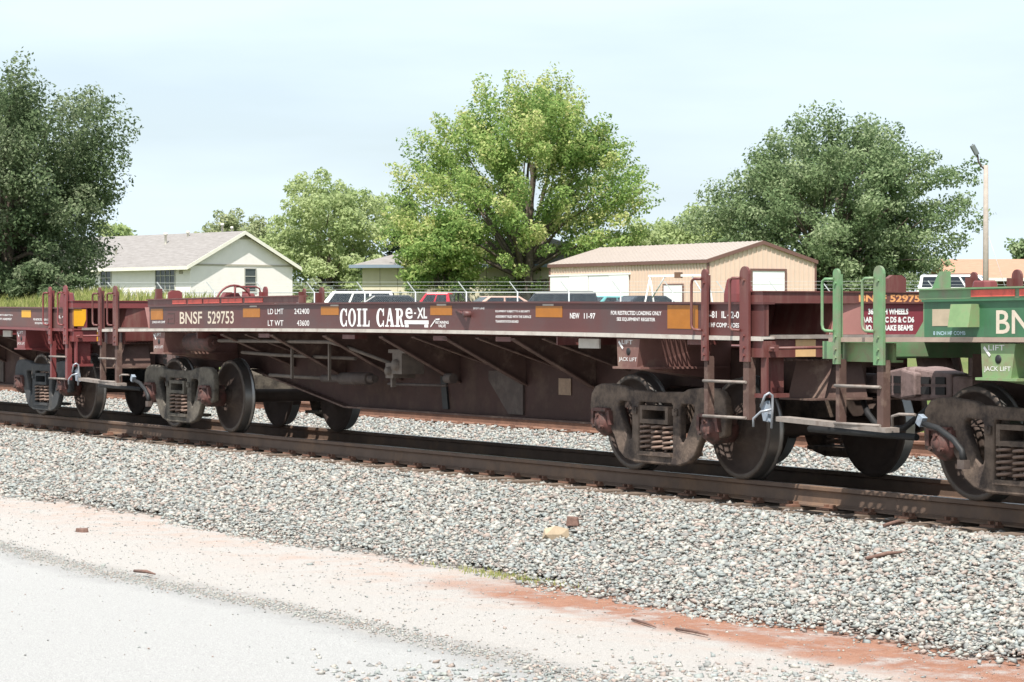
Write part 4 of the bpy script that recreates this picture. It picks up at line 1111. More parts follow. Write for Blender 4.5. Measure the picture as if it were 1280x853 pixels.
def leaves_mesh(name, centers, radii, axes, count, leaf, tone_c, droop=0.0):
    """centers Nx3, radii N, axes Nx3 (long axis with elongation in length) -> quads"""
    n = len(centers); cnt = np.maximum(6, (count * radii ** 2 / (radii ** 2).sum())).astype(int)
    idx = np.repeat(np.arange(n), cnt); T = len(idx)
    g = rng.normal(size=(T, 3)); g /= np.linalg.norm(g, axis=1)[:, None]
    g *= rng.uniform(0.25, 1.0, T)[:, None] ** 0.6
    al = np.linalg.norm(axes, axis=1)[idx]; ad = axes[idx] / al[:, None]
    off = g * radii[idx][:, None] * np.array([1, 1, 0.75])
    off += ad * (np.einsum('ij,ij->i', g, ad) * radii[idx] * (al - 1))[:, None]
    P = centers[idx] + off
    P[:, 2] -= droop * rng.uniform(0, 1, T) ** 2
    # leaf frame: normal leans up and outward
    nrm = rng.normal(size=(T, 3)) * 0.75 + np.array([0, 0, 0.55]) + g * 0.7
    nrm /= np.linalg.norm(nrm, axis=1)[:, None]
    tv = rng.normal(size=(T, 3)); tv -= nrm * np.einsum('ij,ij->i', tv, nrm)[:, None]; tv /= np.linalg.norm(tv, axis=1)[:, None]
    bv = np.cross(nrm, tv)
    s = leaf * rng.uniform(0.6, 1.35, T)[:, None]
    V = np.stack([P - tv * s, P - bv * s * 0.52, P + tv * s, P + bv * s * 0.52], 1).reshape(-1, 3)
    Fc = np.arange(T * 4).reshape(-1, 4)
    tone = np.clip(tone_c[idx] + rng.normal(0, 0.2, T), 0, 1)
    return raw_mesh(name, V, Fc, np.repeat(tone, 4))

def tree(name, label, base, H, trunk_h, cr, cz, n_cl, clr, count, leaf, lm, trunk_r=0.25, spike=1.3, low=0.0, lop=(0, 0), seed=1, stems=1, shape=0.0, up=0.0, group=None, droop=0.0, boxy=1.0):
    """cr: crown radii (rx, ry, rz), cz: height of crown centre above base"""
    global rng
    keep = rng; rng = np.random.default_rng(seed)
    root = empty(name, base); tag(root, label, 'tree', group)
    d = rng.normal(size=(n_cl, 3)); d /= np.linalg.norm(d, axis=1)[:, None]
    pw = 2 / boxy; d /= (np.abs(d) ** pw).sum(1)[:, None] ** (1 / pw)
    lump = 1 + 0.13 * np.sin(3.1 * d[:, 0] + 2 * d[:, 2] + seed) + 0.12 * np.sin(5.3 * d[:, 1] - 3 * d[:, 2] + 2 * seed)
    rad = (0.35 + 0.65 * rng.uniform(0, 1, n_cl) ** 0.45) * lump
    Cn = d * rad[:, None] * np.array(cr)
    Cn[:, :2] *= (1 - shape * (Cn[:, 2:3] / cr[2]))
    Cn[:, 0] += lop[0] * (Cn[:, 2] / cr[2]); Cn[:, 1] += lop[1] * (Cn[:, 2] / cr[2])
    Cn[:, 2] += cz
    if low: Cn[:, 2] = np.maximum(Cn[:, 2], low + rng.uniform(0, 0.6, n_cl))
    rr = clr * rng.uniform(0.65, 1.3, n_cl) * (1.15 - 0.35 * rad)
    ax = d * np.array([1, 1, 0.7]); ax[:, 2] += up; ax /= np.linalg.norm(ax, axis=1)[:, None]; ax *= (1 + (spike - 1) * rng.uniform(0.3, 1.3, n_cl))[:, None]
    tc = rng.uniform(0.12, 0.88, n_cl)
    link('crown', leaves_mesh('crown', Cn, rr, ax, count, leaf, tc, droop), lm, root)
    b = MB()
    for k in range(stems):
        a = 2 * PI * k / max(1, stems); sp = 0.0 if stems == 1 else 0.35
        x0, y0 = sp * math.cos(a), sp * math.sin(a)
        top = (x0 * 3, y0 * 3, cz + 0.2 * cr[2])
        b.tube([(x0, y0, -0.3), (x0 * 1.2, y0 * 1.2, trunk_h * 0.5), (x0 * 1.8, y0 * 1.8, trunk_h), top], [trunk_r * 1.25, trunk_r, trunk_r * 0.85, trunk_r * 0.3], 9)
    b.build('trunk', BARK, root, fix=False)
    b = MB()
    order = rng.permutation(n_cl)[:max(8, n_cl // 9)]
    for i in order:
        e = Vector(Cn[i]) * 0.9 + Vector((0, 0, 0.1 * cz)); t0 = Vector((0, 0, trunk_h * rng.uniform(0.8, 1.3)))
        if e.z < t0.z: t0.z = max(0.5, e.z - 0.3)
        md = t0.lerp(e, 0.55) + Vector(rng.normal(0, 0.25, 3)) + Vector((0, 0, 0.35))
        b.tube([t0, md, e], [trunk_r * 0.42, trunk_r * 0.24, 0.02], 6, caps=False)
    b.build('limb', BARK, root, fix=False)
    rng = keep
    return root

LM_ELM = leaf_mat('elm_leaf', [(0.085, 0.125, 0.062), (0.145, 0.195, 0.100), (0.215, 0.265, 0.150), (0.320, 0.360, 0.235)], 0.45)
LM_MAPLE = leaf_mat('maple_leaf', [(0.150, 0.245, 0.075), (0.255, 0.370, 0.115), (0.380, 0.475, 0.165), (0.600, 0.590, 0.280)], 0.5)
LM_LIGHT = leaf_mat('cottonwood_leaf', [(0.31, 0.39, 0.17), (0.41, 0.48, 0.235), (0.50, 0.56, 0.30)], 0.5)
LM_DULL = leaf_mat('dull_leaf', [(0.26, 0.31, 0.16), (0.34, 0.38, 0.21), (0.42, 0.44, 0.26)], 0.45)
LM_CONE = leaf_mat('cedar_leaf', [(0.06, 0.085, 0.052), (0.10, 0.13, 0.078)], 0.25)
LM_ELM2 = leaf_mat('pale_elm_leaf', [(0.110, 0.165, 0.078), (0.180, 0.250, 0.120), (0.265, 0.340, 0.175), (0.370, 0.430, 0.260)], 0.45)

def gz(p): return ground_z(p.x, p.y)
def tpos(u, depth):
    p = at(u, depth); p.z = gz(p); return p
# crown helper: radius in metres from photo pixels
def ppm(depth): return F_PX / depth

p = tpos(2, 104); k = ppm(104)
tree('elm_tree', 'tall dark elm hanging low over the grass at the left edge', p, 10, 2.2, (152 / k, 148 / k, 148 / k), zat(236, 104) - p.z, 340, 0.78, 110000, 0.080, LM_ELM, 0.34, 1.9, low=0.35, boxy=0.85, shape=-0.24, lop=(-0.2, -0.3), seed=3, stems=2, up=0.35, droop=0.3)
p = tpos(58, 99)
tree('bush', 'dark green bush beneath the elm at the end of the house', p, 1.6, 0.4, (1.35, 1.35, 0.85), 0.9, 30, 0.45, 8000, 0.08, LM_ELM, 0.05, 1.2, seed=5)['category'] = 'bush'
p = tpos(150, 190); k = ppm(190)
tree('background_tree', 'light green tree showing past the right side of the dark elm', p, 8, 2, (30 / k, 30 / k, 55 / k), zat(325, 190) - p.z, 40, 0.9, 4500, 0.2, LM_LIGHT, 0.2, seed=8)
p = tpos(300, 200); k = ppm(200)
tree('background_tree', 'dull olive tree peeping over the ridge of the tan house', p, 8, 2, (42 / k, 42 / k, 52 / k), zat(315, 200) - p.z, 60, 1.0, 12000, 0.15, LM_DULL, 0.2, seed=9)
p = tpos(405, 194); k = ppm(194)
tree('background_tree', 'pale green rounded tree between the two tan houses', p, 9, 1.6, (92 / k, 84 / k, 72 / k), zat(303, 194) - p.z, 150, 1.0, 32000, 0.15, LM_LIGHT, 0.25, seed=12, stems=2, low=0.6, boxy=0.9)
p = tpos(507, 198); k = ppm(198)
tree('cedar_tree', 'dark narrow cedar left of the big yellow green maple', p, 8, 1.0, (23 / k, 23 / k, 62 / k), zat(305, 198) - p.z, 70, 0.55, 12000, 0.13, LM_CONE, 0.15, 1.4, seed=14, shape=0.55)
p = tpos(655, 164); k = ppm(164)
tree('maple_tree', 'big yellow green maple standing tallest in the middle', p, 13, 2.4, (150 / k, 140 / k, 128 / k), zat(232, 164) - p.z, 380, 0.80, 90000, 0.115, LM_MAPLE, 0.32, 2.5, low=1.3, boxy=0.85, shape=0.20, lop=(0.3, 0.5), seed=21, stems=2, up=0.7)
p = tpos(556, 160); k = ppm(160)
tree('maple_tree', 'low leafy green maple in front of the big maple at left', p, 5, 0.8, (52 / k, 52 / k, 54 / k), zat(318, 160) - p.z, 110, 0.75, 20000, 0.125, LM_MAPLE, 0.14, 1.5, low=0.4, seed=22, up=0.2)
p = tpos(862, 190); k = ppm(190)
tree('background_tree', 'light green tree rising behind the beige metal building', p, 8, 2, (58 / k, 58 / k, 44 / k), zat(312, 190) - p.z, 100, 1.0, 18000, 0.15, LM_LIGHT, 0.2, seed=24)
p = tpos(800, 178); k = ppm(178)
tree('background_tree', 'small pale tree between the maple and the beige building roof', p, 6, 1.5, (24 / k, 24 / k, 30 / k), zat(312, 178) - p.z, 30, 0.7, 2600, 0.18, LM_LIGHT, 0.12, 1.8, seed=25)
p = tpos(1038, 158); k = ppm(158)
tree('elm_tree', 'broad dull green elm behind the beige metal building', p, 11, 2.0, (148 / k, 140 / k, 104 / k), zat(268, 158) - p.z, 520, 0.95, 105000, 0.118, LM_ELM2, 0.36, 1.8, low=0.4, boxy=0.72, shape=0.10, lop=(-0.1, -0.3), seed=37, stems=3, up=0.3, droop=0.2)
p = tpos(1282, 235); k = ppm(235)
tree('background_tree', 'small distant tree above the orange roof at the right edge', p, 7, 1.5, (18 / k, 18 / k, 34 / k), zat(328, 235) - p.z, 30, 0.9, 2600, 0.22, LM_ELM2, 0.2, seed=33)
for i, (u, dd, w, h, lab) in enumerate(((385, 182, 60, 22, 'yellowish hedge behind the white cars and tan house'), (1085, 150, 60, 24, 'pale shrub row at the foot of the broad elm'))):
    p = tpos(u, dd); k = ppm(dd)
    tree('bush', lab, p, 2, 0.3, (w / k, w / k * 0.5, h / k), 1.0, 40, 0.6, 5000, 0.15, LM_DULL if i == 0 else LM_ELM2, 0.05, 1.2, seed=40 + i)['category'] = 'bush'

def grass_field():
    global rng
    # tall grass left, short grass by the siding and lawn
    m = leaf_mat('tall_grass_blade', [(0.22, 0.27, 0.075), (0.32, 0.35, 0.115), (0.45, 0.42, 0.20)], 0.35)
    def blades(name, P, h, w, label):
        n = len(P); a = rng.uniform(0, 2 * PI, n); lean = rng.normal(0, 0.25, (n, 2)) * h[:, None]
        dx = np.stack([np.cos(a), np.sin(a), 0 * a], -1) * w
        top = P + np.column_stack([lean, h])
        mid = P + np.column_stack([lean * 0.35, h * 0.55])
        V = np.stack([P - dx, P + dx, mid + dx * 0.8, mid - dx * 0.8, top], 1).reshape(-1, 3)
        i = np.arange(n)[:, None] * 5
        T = np.concatenate([i + np.array([[0, 1, 2]]), i + np.array([[0, 2, 3]]), i + np.array([[3, 2, 4]])], 0)
        t = np.repeat(rng.uniform(0, 1, n), 5)
        tag(link(name, raw_mesh(name, V, T, t), m), label, kind='stuff')
    n = 30000
    U = rng.uniform(-40, 150, n); D = rng.uniform(72, 108, n)
    P = np.array([tuple(tpos(u, d)) for u, d in zip(U, D)])
    hh = rng.uniform(0.3, 0.75, n) * (0.65 + 0.4 * np.sin(P[:, 0] * 0.5) ** 2)
    blades('tall_grass', P, hh, 0.022, 'tall yellow green grass below the elm at the left')
    n = 9000
    U = rng.uniform(100, 420, n); D = rng.uniform(95, 138, n)
    P = np.array([tuple(tpos(u, d)) for u, d in zip(U, D)])
    blades('lawn_grass', P, rng.uniform(0.15, 0.6, n), 0.02, 'pale weedy grass in front of the tan house')
    n = 16000
    P2 = np.stack([rng.uniform(-60, -16, n), rng.uniform(9.3, 14, n)], -1)
    P = np.column_stack([P2, [ground_z(x, y) for x, y in P2]])
    blades('verge_grass', P, rng.uniform(0.12, 0.4, n), 0.012, 'short green grass beyond the rusty siding')
    n = 420
    P2 = np.stack([rng.normal(-18.0, 0.5, n), rng.normal(-4.05, 0.07, n)], -1)
    P = np.column_stack([P2, np.full(n, -0.60)])
    blades('weeds', P, rng.uniform(0.015, 0.05, n), 0.004, 'small green weeds at the toe of the ballast')
grass_field()

# ------------------------------------------------------------------ buildings
M['tan_wall'] = mat('tan_house_wall', (0.78, 0.74, 0.705), 0.85, var=0.04, scale=2)
M['trim'] = mat('cream_trim', (0.72, 0.69, 0.60), 0.7, var=0.05, scale=3)
M['trim_dark'] = mat('brown_trim_board', (0.38, 0.35, 0.29), 0.8, var=0.08, scale=3)  # brown of the gable band, vent, wall lamp and door
def shingle_mat(name, a, b_):
    m = bpy.data.materials.new(name); m.use_nodes = True; nt = m.node_tree; N = nt.nodes; L = nt.links; bs = N['Principled BSDF']; bs.inputs['Roughness'].default_value = 0.95
    tc = N.new('ShaderNodeTexCoord'); mp = N.new('ShaderNodeMapping'); mp.inputs['Scale'].default_value = (1.2, 5.5, 5.5)
    n = N.new('ShaderNodeTexNoise'); n.inputs['Scale'].default_value = 1.5; n.inputs['Detail'].default_value = 5; n.inputs['Roughness'].default_value = 0.7
    L.new(tc.outputs['Object'], mp.inputs['Vector']); L.new(mp.outputs['Vector'], n.inputs['Vector'])
    r = N.new('ShaderNodeValToRGB'); r.color_ramp.elements[0].position = 0.3; r.color_ramp.elements[1].position = 0.7; r.color_ramp.elements[0].color = (*a, 1); r.color_ramp.elements[1].color = (*b_, 1)
    L.new(n.outputs['Fac'], r.inputs['Fac']); L.new(r.outputs['Color'], bs.inputs['Base Color'])
    return m
M['shingle'] = shingle_mat('grey_brown_shingle', (0.190, 0.172, 0.162), (0.290, 0.270, 0.256))
M['glass'] = mat('dark_window_glass', (0.05, 0.06, 0.06), 0.12, var=0.2, scale=3, spec=0.6)
M['frame'] = mat('window_frame', (0.42, 0.41, 0.37), 0.6, var=0.05, scale=3)

def roof_slab(b, x0, x1, ya, za, yb, zb, t):
    b.hexa([(x0, ya, za), (x1, ya, za), (x1, yb, zb), (x0, yb, zb), (x0, ya, za + t), (x1, ya, za + t), (x1, yb, zb + t), (x0, yb, zb + t)])

def window(parent, face, a0, a1, z0, z1, nx, ny, off=0.0):
    """face 'long' -> wall y=0 facing -y; 'gable' -> wall x=0 facing +x"""
    f = MB(); g = MB()
    def bx(b, p0, p1, q0, q1, d0, d1):
        if face == 'long': b.box(p0, p1, -d1, -d0, q0, q1)
        else: b.box(d0, d1, p0, p1, q0, q1)
    bx(f, a0 - .05, a0, z0 - .05, z1 + .05, 0, .05); bx(f, a1, a1 + .05, z0 - .05, z1 + .05, 0, .05); bx(f, a0, a1, z0 - .05, z0, 0, .05); bx(f, a0, a1, z1, z1 + .05, 0, .05)
    for i in range(1, nx): x = a0 + (a1 - a0) * i / nx; bx(f, x - .018, x + .018, z0, z1, .012, .04)
    for j in range(1, ny): z = z0 + (z1 - z0) * j / ny; bx(f, a0, a1, z - .018, z + .018, .012, .037)
    w = f.build('window', M['frame'], parent)
    bx(g, a0, a1, z0, z1, .002, .012)
    g.build('pane', M['glass'], w)
    return w

def gable_house(name, label, u, depth, phi, L, W, zg, eave, rise, ov, wall, roofm, trim, eave_ov=0.40):
    p = at(u, depth); root = empty(name, (p.x, p.y, zg), phi); tag(root, label, 'building')
    b = MB()
    # walls as a closed shell
    V = [(-L, 0, -1.6), (0, 0, -1.6), (0, W, -1.6), (-L, W, -1.6), (-L, 0, eave), (0, 0, eave), (0, W, eave), (-L, W, eave), (0, W / 2, eave + rise), (-L, W / 2, eave + rise)]
    b.add(V, [(0, 1, 5, 4), (1, 2, 6, 8, 5), (2, 3, 7, 6), (3, 0, 4, 9, 7)])
    b.build('wall', wall, root)
    sl = rise / (W / 2); t = 0.10
    r = MB()
    roof_slab(r, -L - ov, ov, -eave_ov, eave - eave_ov * sl + 0.02, W / 2, eave + rise + 0.02, t)
    roof_slab(r, -L - ov, ov, W + eave_ov, eave - eave_ov * sl + 0.02, W / 2, eave + rise + 0.02, t)
    ro = r.build('roof', roofm, root)
    f = MB()
    zf = eave - eave_ov * sl + 0.02
    f.box(-L - ov, ov, -eave_ov - 0.03, -eave_ov - 0.002, zf - 0.10, zf + 0.09)
    for (ya, yb) in ((-eave_ov, W / 2), (W + eave_ov, W / 2)):
        roof_slab(f, ov + 0.002, ov + 0.03, ya, zf - 0.09, yb, eave + rise - 0.07, 0.20)
    f.build('fascia', trim, root)
    return root, ro

h, hroof = gable_house('tan_house', 'tan gabled house with a grey shingle roof at left', 238, 140, math.radians(11), 17, 6.75, 1.72, 2.5, 1.72, 0.30, M['tan_wall'], M['shingle'], M['trim'])
window(h, 'long', -3.25, -1.45, 1.05, 2.36, 4, 3); window(h, 'long', -8.7, -7.7, 1.0, 2.3, 2, 3); window(h, 'gable', 3.55, 4.25, 1.1, 2.3, 1, 3)
b = MB(); b.box(0, 0.03, 0, 6.75, 2.44, 2.54); b.build('gable_trim', M['trim_dark'], h)
b = MB(); b.prism([(3.0, 3.90), (3.95, 3.90), (3.475, 4.13)], 0.002, 0.03, 'yz'); b.build('gable_vent', M['trim_dark'], h)
for (x, y, hh, r_) in ((-5.6, 2.2, 0.75, 0.07), (-4.6, 3.0, 0.45, 0.06), (-3.3, 4.4, 1.1, 0.06), (-2.4, 4.4, 0.9, 0.05), (-8.9, 1.1, 0.5, 0.06)):
    zz = 2.5 + min(y, 6.95 - y) / 3.475 * 1.72
    b = MB(); b.lathe_z([(r_, zz), (r_, zz + hh - 0.12), (r_ * 1.7, zz + hh - 0.12), (r_ * 1.7, zz + hh), (0, zz + hh + 0.02)], 10, (x, y, 0)); b.build('vent_pipe', M['trim'], hroof)
b = MB(); b.box(-1.0, -0.7, -0.05, 0, 2.0, 2.2); b.build('wall_lamp', M['trim_dark'], h)

# hip roofed house behind the maple
def hip_house():
    p = at(453, 167); root = empty('hip_house', (p.x, p.y, 1.55), math.radians(48)); tag(root, 'cream hip roofed house half hidden behind the maples', 'building')
    L, W, e, rs, ov = 16.2, 9.5, 3.15, 1.45, 0.68
    wm = mat('cream_house_wall', (0.60, 0.55, 0.40), 0.85, var=0.06, scale=2)
    b = MB(); b.box(0, L, 0, W, -0.6, e)
    b.build('wall', wm, root)
    bt = MB()
    for i in range(1, 14): bt.box(i * 1.15 - 0.02, i * 1.15 + 0.02, -0.02, 0, 0, e - 0.02)
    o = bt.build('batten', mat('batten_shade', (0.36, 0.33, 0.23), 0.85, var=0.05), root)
    z0 = e - 0.05
    V = [(-ov, -ov, z0), (L + ov, -ov, z0), (L + ov, W + ov, z0), (-ov, W + ov, z0), (W / 2, W / 2, z0 + rs + .35), (L - W / 2, W / 2, z0 + rs + .35)]
    r = MB(); r.add(V, [(0, 1, 5, 4), (1, 2, 5), (2, 3, 4, 5), (3, 0, 4), (3, 2, 1, 0)]); ro = r.build('roof', M['shingle'], root)
    f = MB(); f.box(-ov - 0.02, L + ov, -ov - 0.03, -ov - 0.002, z0 - 0.14, z0 + 0.06); f.box(-ov - 0.03, -ov - 0.002, -ov - .03, W + ov, z0 - 0.14, z0 + 0.06)
    f.build('fascia', mat('blue_grey_fascia', (0.20, 0.25, 0.31), 0.6, var=0.06), root)
    b = MB(); b.lathe_z([(0.14, z0 + 0.5), (0.14, z0 + 1.6), (0.24, z0 + 1.6), (0.24, z0 + 1.8), (0, z0 + 1.85)], 10, (3.2, 3.6, 0)); b.build('flue', M['trim'], ro)
    b = MB(); b.box(11.2, 12.2, -0.05, -0.021, 0, 2.1); b.build('door', M['trim_dark'], root)
hip_house()

def metal_building():
    wallm = mat('beige_ribbed_steel', (0.66, 0.500, 0.400), 0.6, var=0.04, scale=2)
    rf = mat('cream_metal_roof', (0.40, 0.345, 0.305), 0.55, var=0.04, scale=2)
    tr = mat('dark_brown_metal_trim', (0.16, 0.085, 0.07), 0.5, var=0.08, scale=4)
    wht = mat('white_steel_door', (0.80, 0.80, 0.79), 0.5, var=0.03, scale=2)
    L, W, e, rs = 16.2, 7.1, 2.98, 1.0
    root, ro = gable_house('metal_building', 'beige ribbed metal building with a white roll up door', 885, 140, 0.0, L, W, 1.42, e, rs, 0.10, wallm, rf, tr, 0.10)
    b = MB()
    x = -L + 0.15
    while x < -0.1: b.box(x - 0.03, x + 0.03, -0.035, 0, 0, e - 0.08); x += 0.305
    y = 0.15
    while y < W:
        zt = e + rs - abs(y - W / 2) / (W / 2) * rs - 0.06
        b.box(0, 0.035, y - 0.03, y + 0.03, 0, zt); y += 0.305
    o = b.build('wall_rib', wallm, root); o['kind'] = 'stuff'
    b = MB(); x = -L
    sl = rs / (W / 2)
    while x < 0.05:
        roof_slab(b, x - 0.02, x + 0.02, -0.1, e - 0.1 * sl + 0.12, W / 2, e + rs + 0.12, 0.03); x += 0.45
    o = b.build('roof_rib', rf, root); o['kind'] = 'stuff'
    for (xa, xb, ya, yb) in ((-0.04, 0.05, -0.05, 0.05), (-0.04, 0.05, W - 0.05, W + 0.05), (-L - .05, -L + 0.06, -0.05, 0.05)):
        b = MB(); b.box(xa, xb, ya, yb, 0, e - 0.05); b.build('corner_trim', tr, root)
    # roll up door in the gable: slats
    d = MB(); d.box(0.035, 0.05, 2.85, 5.0, 0, 2.48); dd = d.build('roll_up_door', wht, root)
    k = MB(); k.box(0.05, 0.062, 2.87, 4.98, 0.03, 0.33); s0 = k.build('slat', wht, dd)
    for i in range(1, 7): again(s0, dd, (0, 0, i * 0.345))
    b = MB(); b.box(0.035, 0.09, 5.0, 5.12, 0, 2.60); b.box(0.035, 0.09, 2.72, 2.85, 0, 2.60); b.box(0.035, 0.09, 2.85, 5.0, 2.48, 2.60); b.build('door_frame', tr, root)
    b = MB(); b.box(-4.15, -2.35, -0.07, -0.036, 0, 1.72); b.build('side_door', wht, root)
    b = MB(); b.box(-4.25, -4.15, -0.08, -0.036, 0, 1.80); b.box(-2.35, -2.25, -0.08, -0.036, 0, 1.80); b.box(-4.15, -2.35, -0.08, -0.036, 1.72, 1.80); b.build('door_frame', tr, root)
    # row of tall white sliding panels at the left end
    k = MB(); k.box(0, 2.05, -0.09, -0.04, 0, 2.35); s0 = None
    for i in range(4):
        if s0 is None: s0 = k.build('sliding_panel', wht, root, (-16.05, 0, 0))
        else: again(s0, root, (-16.05 + i * 2.12, -0.015 * (i % 2), 0))
    b = MB(); b.box(-16.15, -7.5, -0.12, -0.036, 2.36, 2.44); b.build('door_track', wht, root)
metal_building()

def orange_house():
    p = at(1186, 172); root = empty('orange_roof_house', (p.x, p.y, 1.35), math.radians(57)); tag(root, 'low house with a faded orange roof at the right edge', 'building')
    L, W, e, rs = 16, 8, 2.55, 1.25
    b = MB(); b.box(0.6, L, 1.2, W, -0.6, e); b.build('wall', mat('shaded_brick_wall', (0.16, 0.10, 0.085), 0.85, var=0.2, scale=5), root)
    r = MB(); roof_slab(r, -0.4, L + 0.4, -0.5, e - 0.05, W / 2, e + rs, 0.12); roof_slab(r, -0.4, L + 0.4, W + 0.5, e - 0.05, W / 2, e + rs, 0.12)
    r.build('roof', shingle_mat('faded_orange_shingle', (0.36, 0.185, 0.120), (0.44, 0.25, 0.170)), root)
    f = MB(); f.box(-0.4, L + 0.4, -0.54, -0.503, e - 0.16, e + 0.06); f.build('fascia', M['trim'], root)
    g = MB(); g.prism([(1.2, e), (W, e), (W / 2, e + rs)], 0.6, 0.7, 'yz'); g.build('gable_end', M['trim_dark'], root)
    p0 = None
    for x in (3.0, 6.2, 9.4):
        if p0 is None: b = MB(); b.box(0, 0.14, -0.2, -0.06, -0.3, e - 0.05); p0 = b.build('porch_post', M['trim'], root, (x, 0, 0))
        else: again(p0, root, (x, 0, 0))
    b = MB(); b.box(4.2, 5.4, 1.15, 1.198, 0.8, 2.1); w = b.build('window', M['frame'], root); b = MB(); b.box(4.3, 5.3, 1.13, 1.149, 0.9, 2.0); b.build('pane', M['glass'], w)
orange_house()

# ------------------------------------------------------------------ vehicles
M['tyre'] = mat('tyre_rubber', (0.025, 0.025, 0.025), 0.9, var=0.1)
M['hub'] = mat('alloy_rim', (0.42, 0.42, 0.43), 0.35, metal=0.8, var=0.1)
M['car_glass'] = mat('tinted_car_glass', (0.020, 0.026, 0.034), 0.12, var=0.1, spec=0.35)
M['lamp'] = mat('headlamp_glass', (0.7, 0.7, 0.68), 0.15, var=0.05, spec=0.7)
M['tail'] = mat('red_tail_lamp', (0.45, 0.02, 0.02), 0.25, var=0.05)
def vehicle(name, label, cat, u, depth, heading, kind, paint, glass=None, zoff=0.0, extra=None):
    """heading: angle of the nose in world; local +x is the nose"""
    p = tpos(u, depth); root = empty(name, (p.x, p.y, p.z + zoff), heading); tag(root, label, cat, 'vehicles parked along the fence')
    glass = glass or M['car_glass']
    if kind == 'sedan': L, W, hb, ht, cab = 4.7, 1.78, 0.92, 1.42, (-2.0, -1.15, 0.45, 1.25)
    elif kind == 'suv': L, W, hb, ht, cab = 5.3, 1.98, 1.12, 1.88, (-2.58, -2.38, 0.62, 1.22)
    elif kind == 'van': L, W, hb, ht, cab = 5.2, 1.95, 1.20, 1.98, (-2.5, -2.35, 0.9, 1.75)
    else: L, W, hb, ht, cab = 5.5, 1.95, 1.08, 1.82, (-0.55, -0.42, 0.72, 1.28)
    hl = L / 2; w = W / 2
    b = MB()
    zh = hb - 0.10
    prof = [(-hl, 0.42), (-hl + 0.05, 0.30), (hl - 0.08, 0.28), (hl, 0.45), (hl - 0.02, zh - 0.18), (hl - 0.18, zh - 0.06), (cab[3], hb), (cab[0], hb), (-hl + 0.03, hb - 0.03)]
    if kind == 'truck':
        prof = [(-hl, 0.42), (-hl + 0.05, 0.34), (hl - 0.08, 0.32), (hl, 0.5), (hl - 0.02, zh - 0.15), (hl - 0.15, zh - 0.03), (cab[3], hb), (cab[0], hb), (cab[0] - 0.02, hb - 0.0), (-hl, hb - 0.02)]
    b.prism(prof, -w, w)
    b.build('body', paint, root, bevel=0.05)
    a0, a1, a2, a3 = cab; ti = 0.16
    c = MB(); z0, z1 = hb, ht
    c.hexa([(a0, -w + .04, z0), (a3, -w + .04, z0), (a3, w - .04, z0), (a0, w - .04, z0), (a1, -w + ti, z1), (a2, -w + ti, z1), (a2, w - ti, z1), (a1, w - ti, z1)])
    c.build('cabin', paint, root, bevel=0.06)
    # windows follow the slanted cabin sides
    def side_pt(f, g, s):
        """f along 0..1 rear..front, g 0..1 up"""
        xb = a0 + (a3 - a0) * f; xt = a1 + (a2 - a1) * f
        x = xb + (xt - xb) * g; y = (w - .04 + (-.04 * 0 + (.04 - ti)) * g) * s; z = z0 + (z1 - z0) * g
        return Vector((x, y + s * 0.006, z))
    nwin = {'sedan': [(.10, .50), (.54, .92)], 'suv': [(.05, .34), (.37, .62), (.65, .93)], 'van': [(.05, .34), (.37, .64), (.67, .95)], 'truck': [(.12, .48), (.53, .90)]}[kind]
    for s in (-1, 1):
        for f0, f1 in nwin:
            q = MB(); q.quad(side_pt(f0, .10, s), side_pt(f1, .10, s), side_pt(f1, .86, s), side_pt(f0, .86, s)); q.build('side_window', glass, root, fix=False)
    for (xb, xt, nm, sg) in ((a3, a2, 'windscreen', 1), (a0, a1, 'rear_window', -1)):
        q = MB()
        def fp(yf, g): x = xb + (xt - xb) * g + sg * 0.006; yy = (w - .04 - (ti - .04) * g - .10) * yf; return (x, yy, z0 + (z1 - z0) * g + 0.004)
        q.quad(fp(-1, .08), fp(1, .08), fp(1, .90), fp(-1, .90)); q.build(nm, glass, root, fix=False)
    r = 0.34 if kind == 'sedan' else 0.39
    wb = MB(); wb.lathe_y([(0.20, -0.10), (r - .05, -0.11), (r, -0.08), (r, 0.08), (r - .05, 0.11), (0.2, 0.10)], 22); wm = None
    for sx in (-hl + 0.95, hl - 0.92):
        for s in (-1, 1):
            if wm is None: wm = wb.build('wheel', M['tyre'], root, (sx, s * (w - 0.08), r)); h0 = None
            else: o_ = again(wm, root, (sx, s * (w - 0.08), r))
            hb_ = MB(); hb_.lathe_y([(0.0, s * 0.09), (0.08, s * 0.09), (0.2, s * 0.07), (0.21, s * 0.02)], 16)
            hb_.build('rim', M['hub'], wm if h0 is None else o_); h0 = 1
    for s in (-1, 1):
        q = MB(); q.box(hl - 0.06, hl + 0.012, s * (w - 0.42), s * (w - 0.10), zh - 0.28, zh - 0.14); q.build('headlight', M['lamp'], root)
        q = MB(); q.box(-hl - 0.012, -hl + 0.06, s * (w - 0.22), s * (w - 0.06), hb - 0.36, hb - 0.12); q.build('tail_light', M['tail'], root)
        q = MB(); q.box(a3 - 0.35, a3 - 0.2, s * (w + 0.0), s * (w + 0.16), hb - 0.02, hb + 0.14); q.build('mirror', paint, root)
    q = MB(); q.box(hl - 0.02, hl + 0.06, -w + .06, w - .06, 0.36, 0.52); q.box(-hl - 0.06, -hl + 0.02, -w + .06, w - .06, 0.38, 0.54); q.build('bumper', M['hub'], root)
    if kind == 'truck':
        q = MB(); q.box(-hl + 0.08, a0 - 0.08, -w + 0.10, w - 0.10, hb - 0.012, hb + 0.004); q.build('bed', M['black'], root)
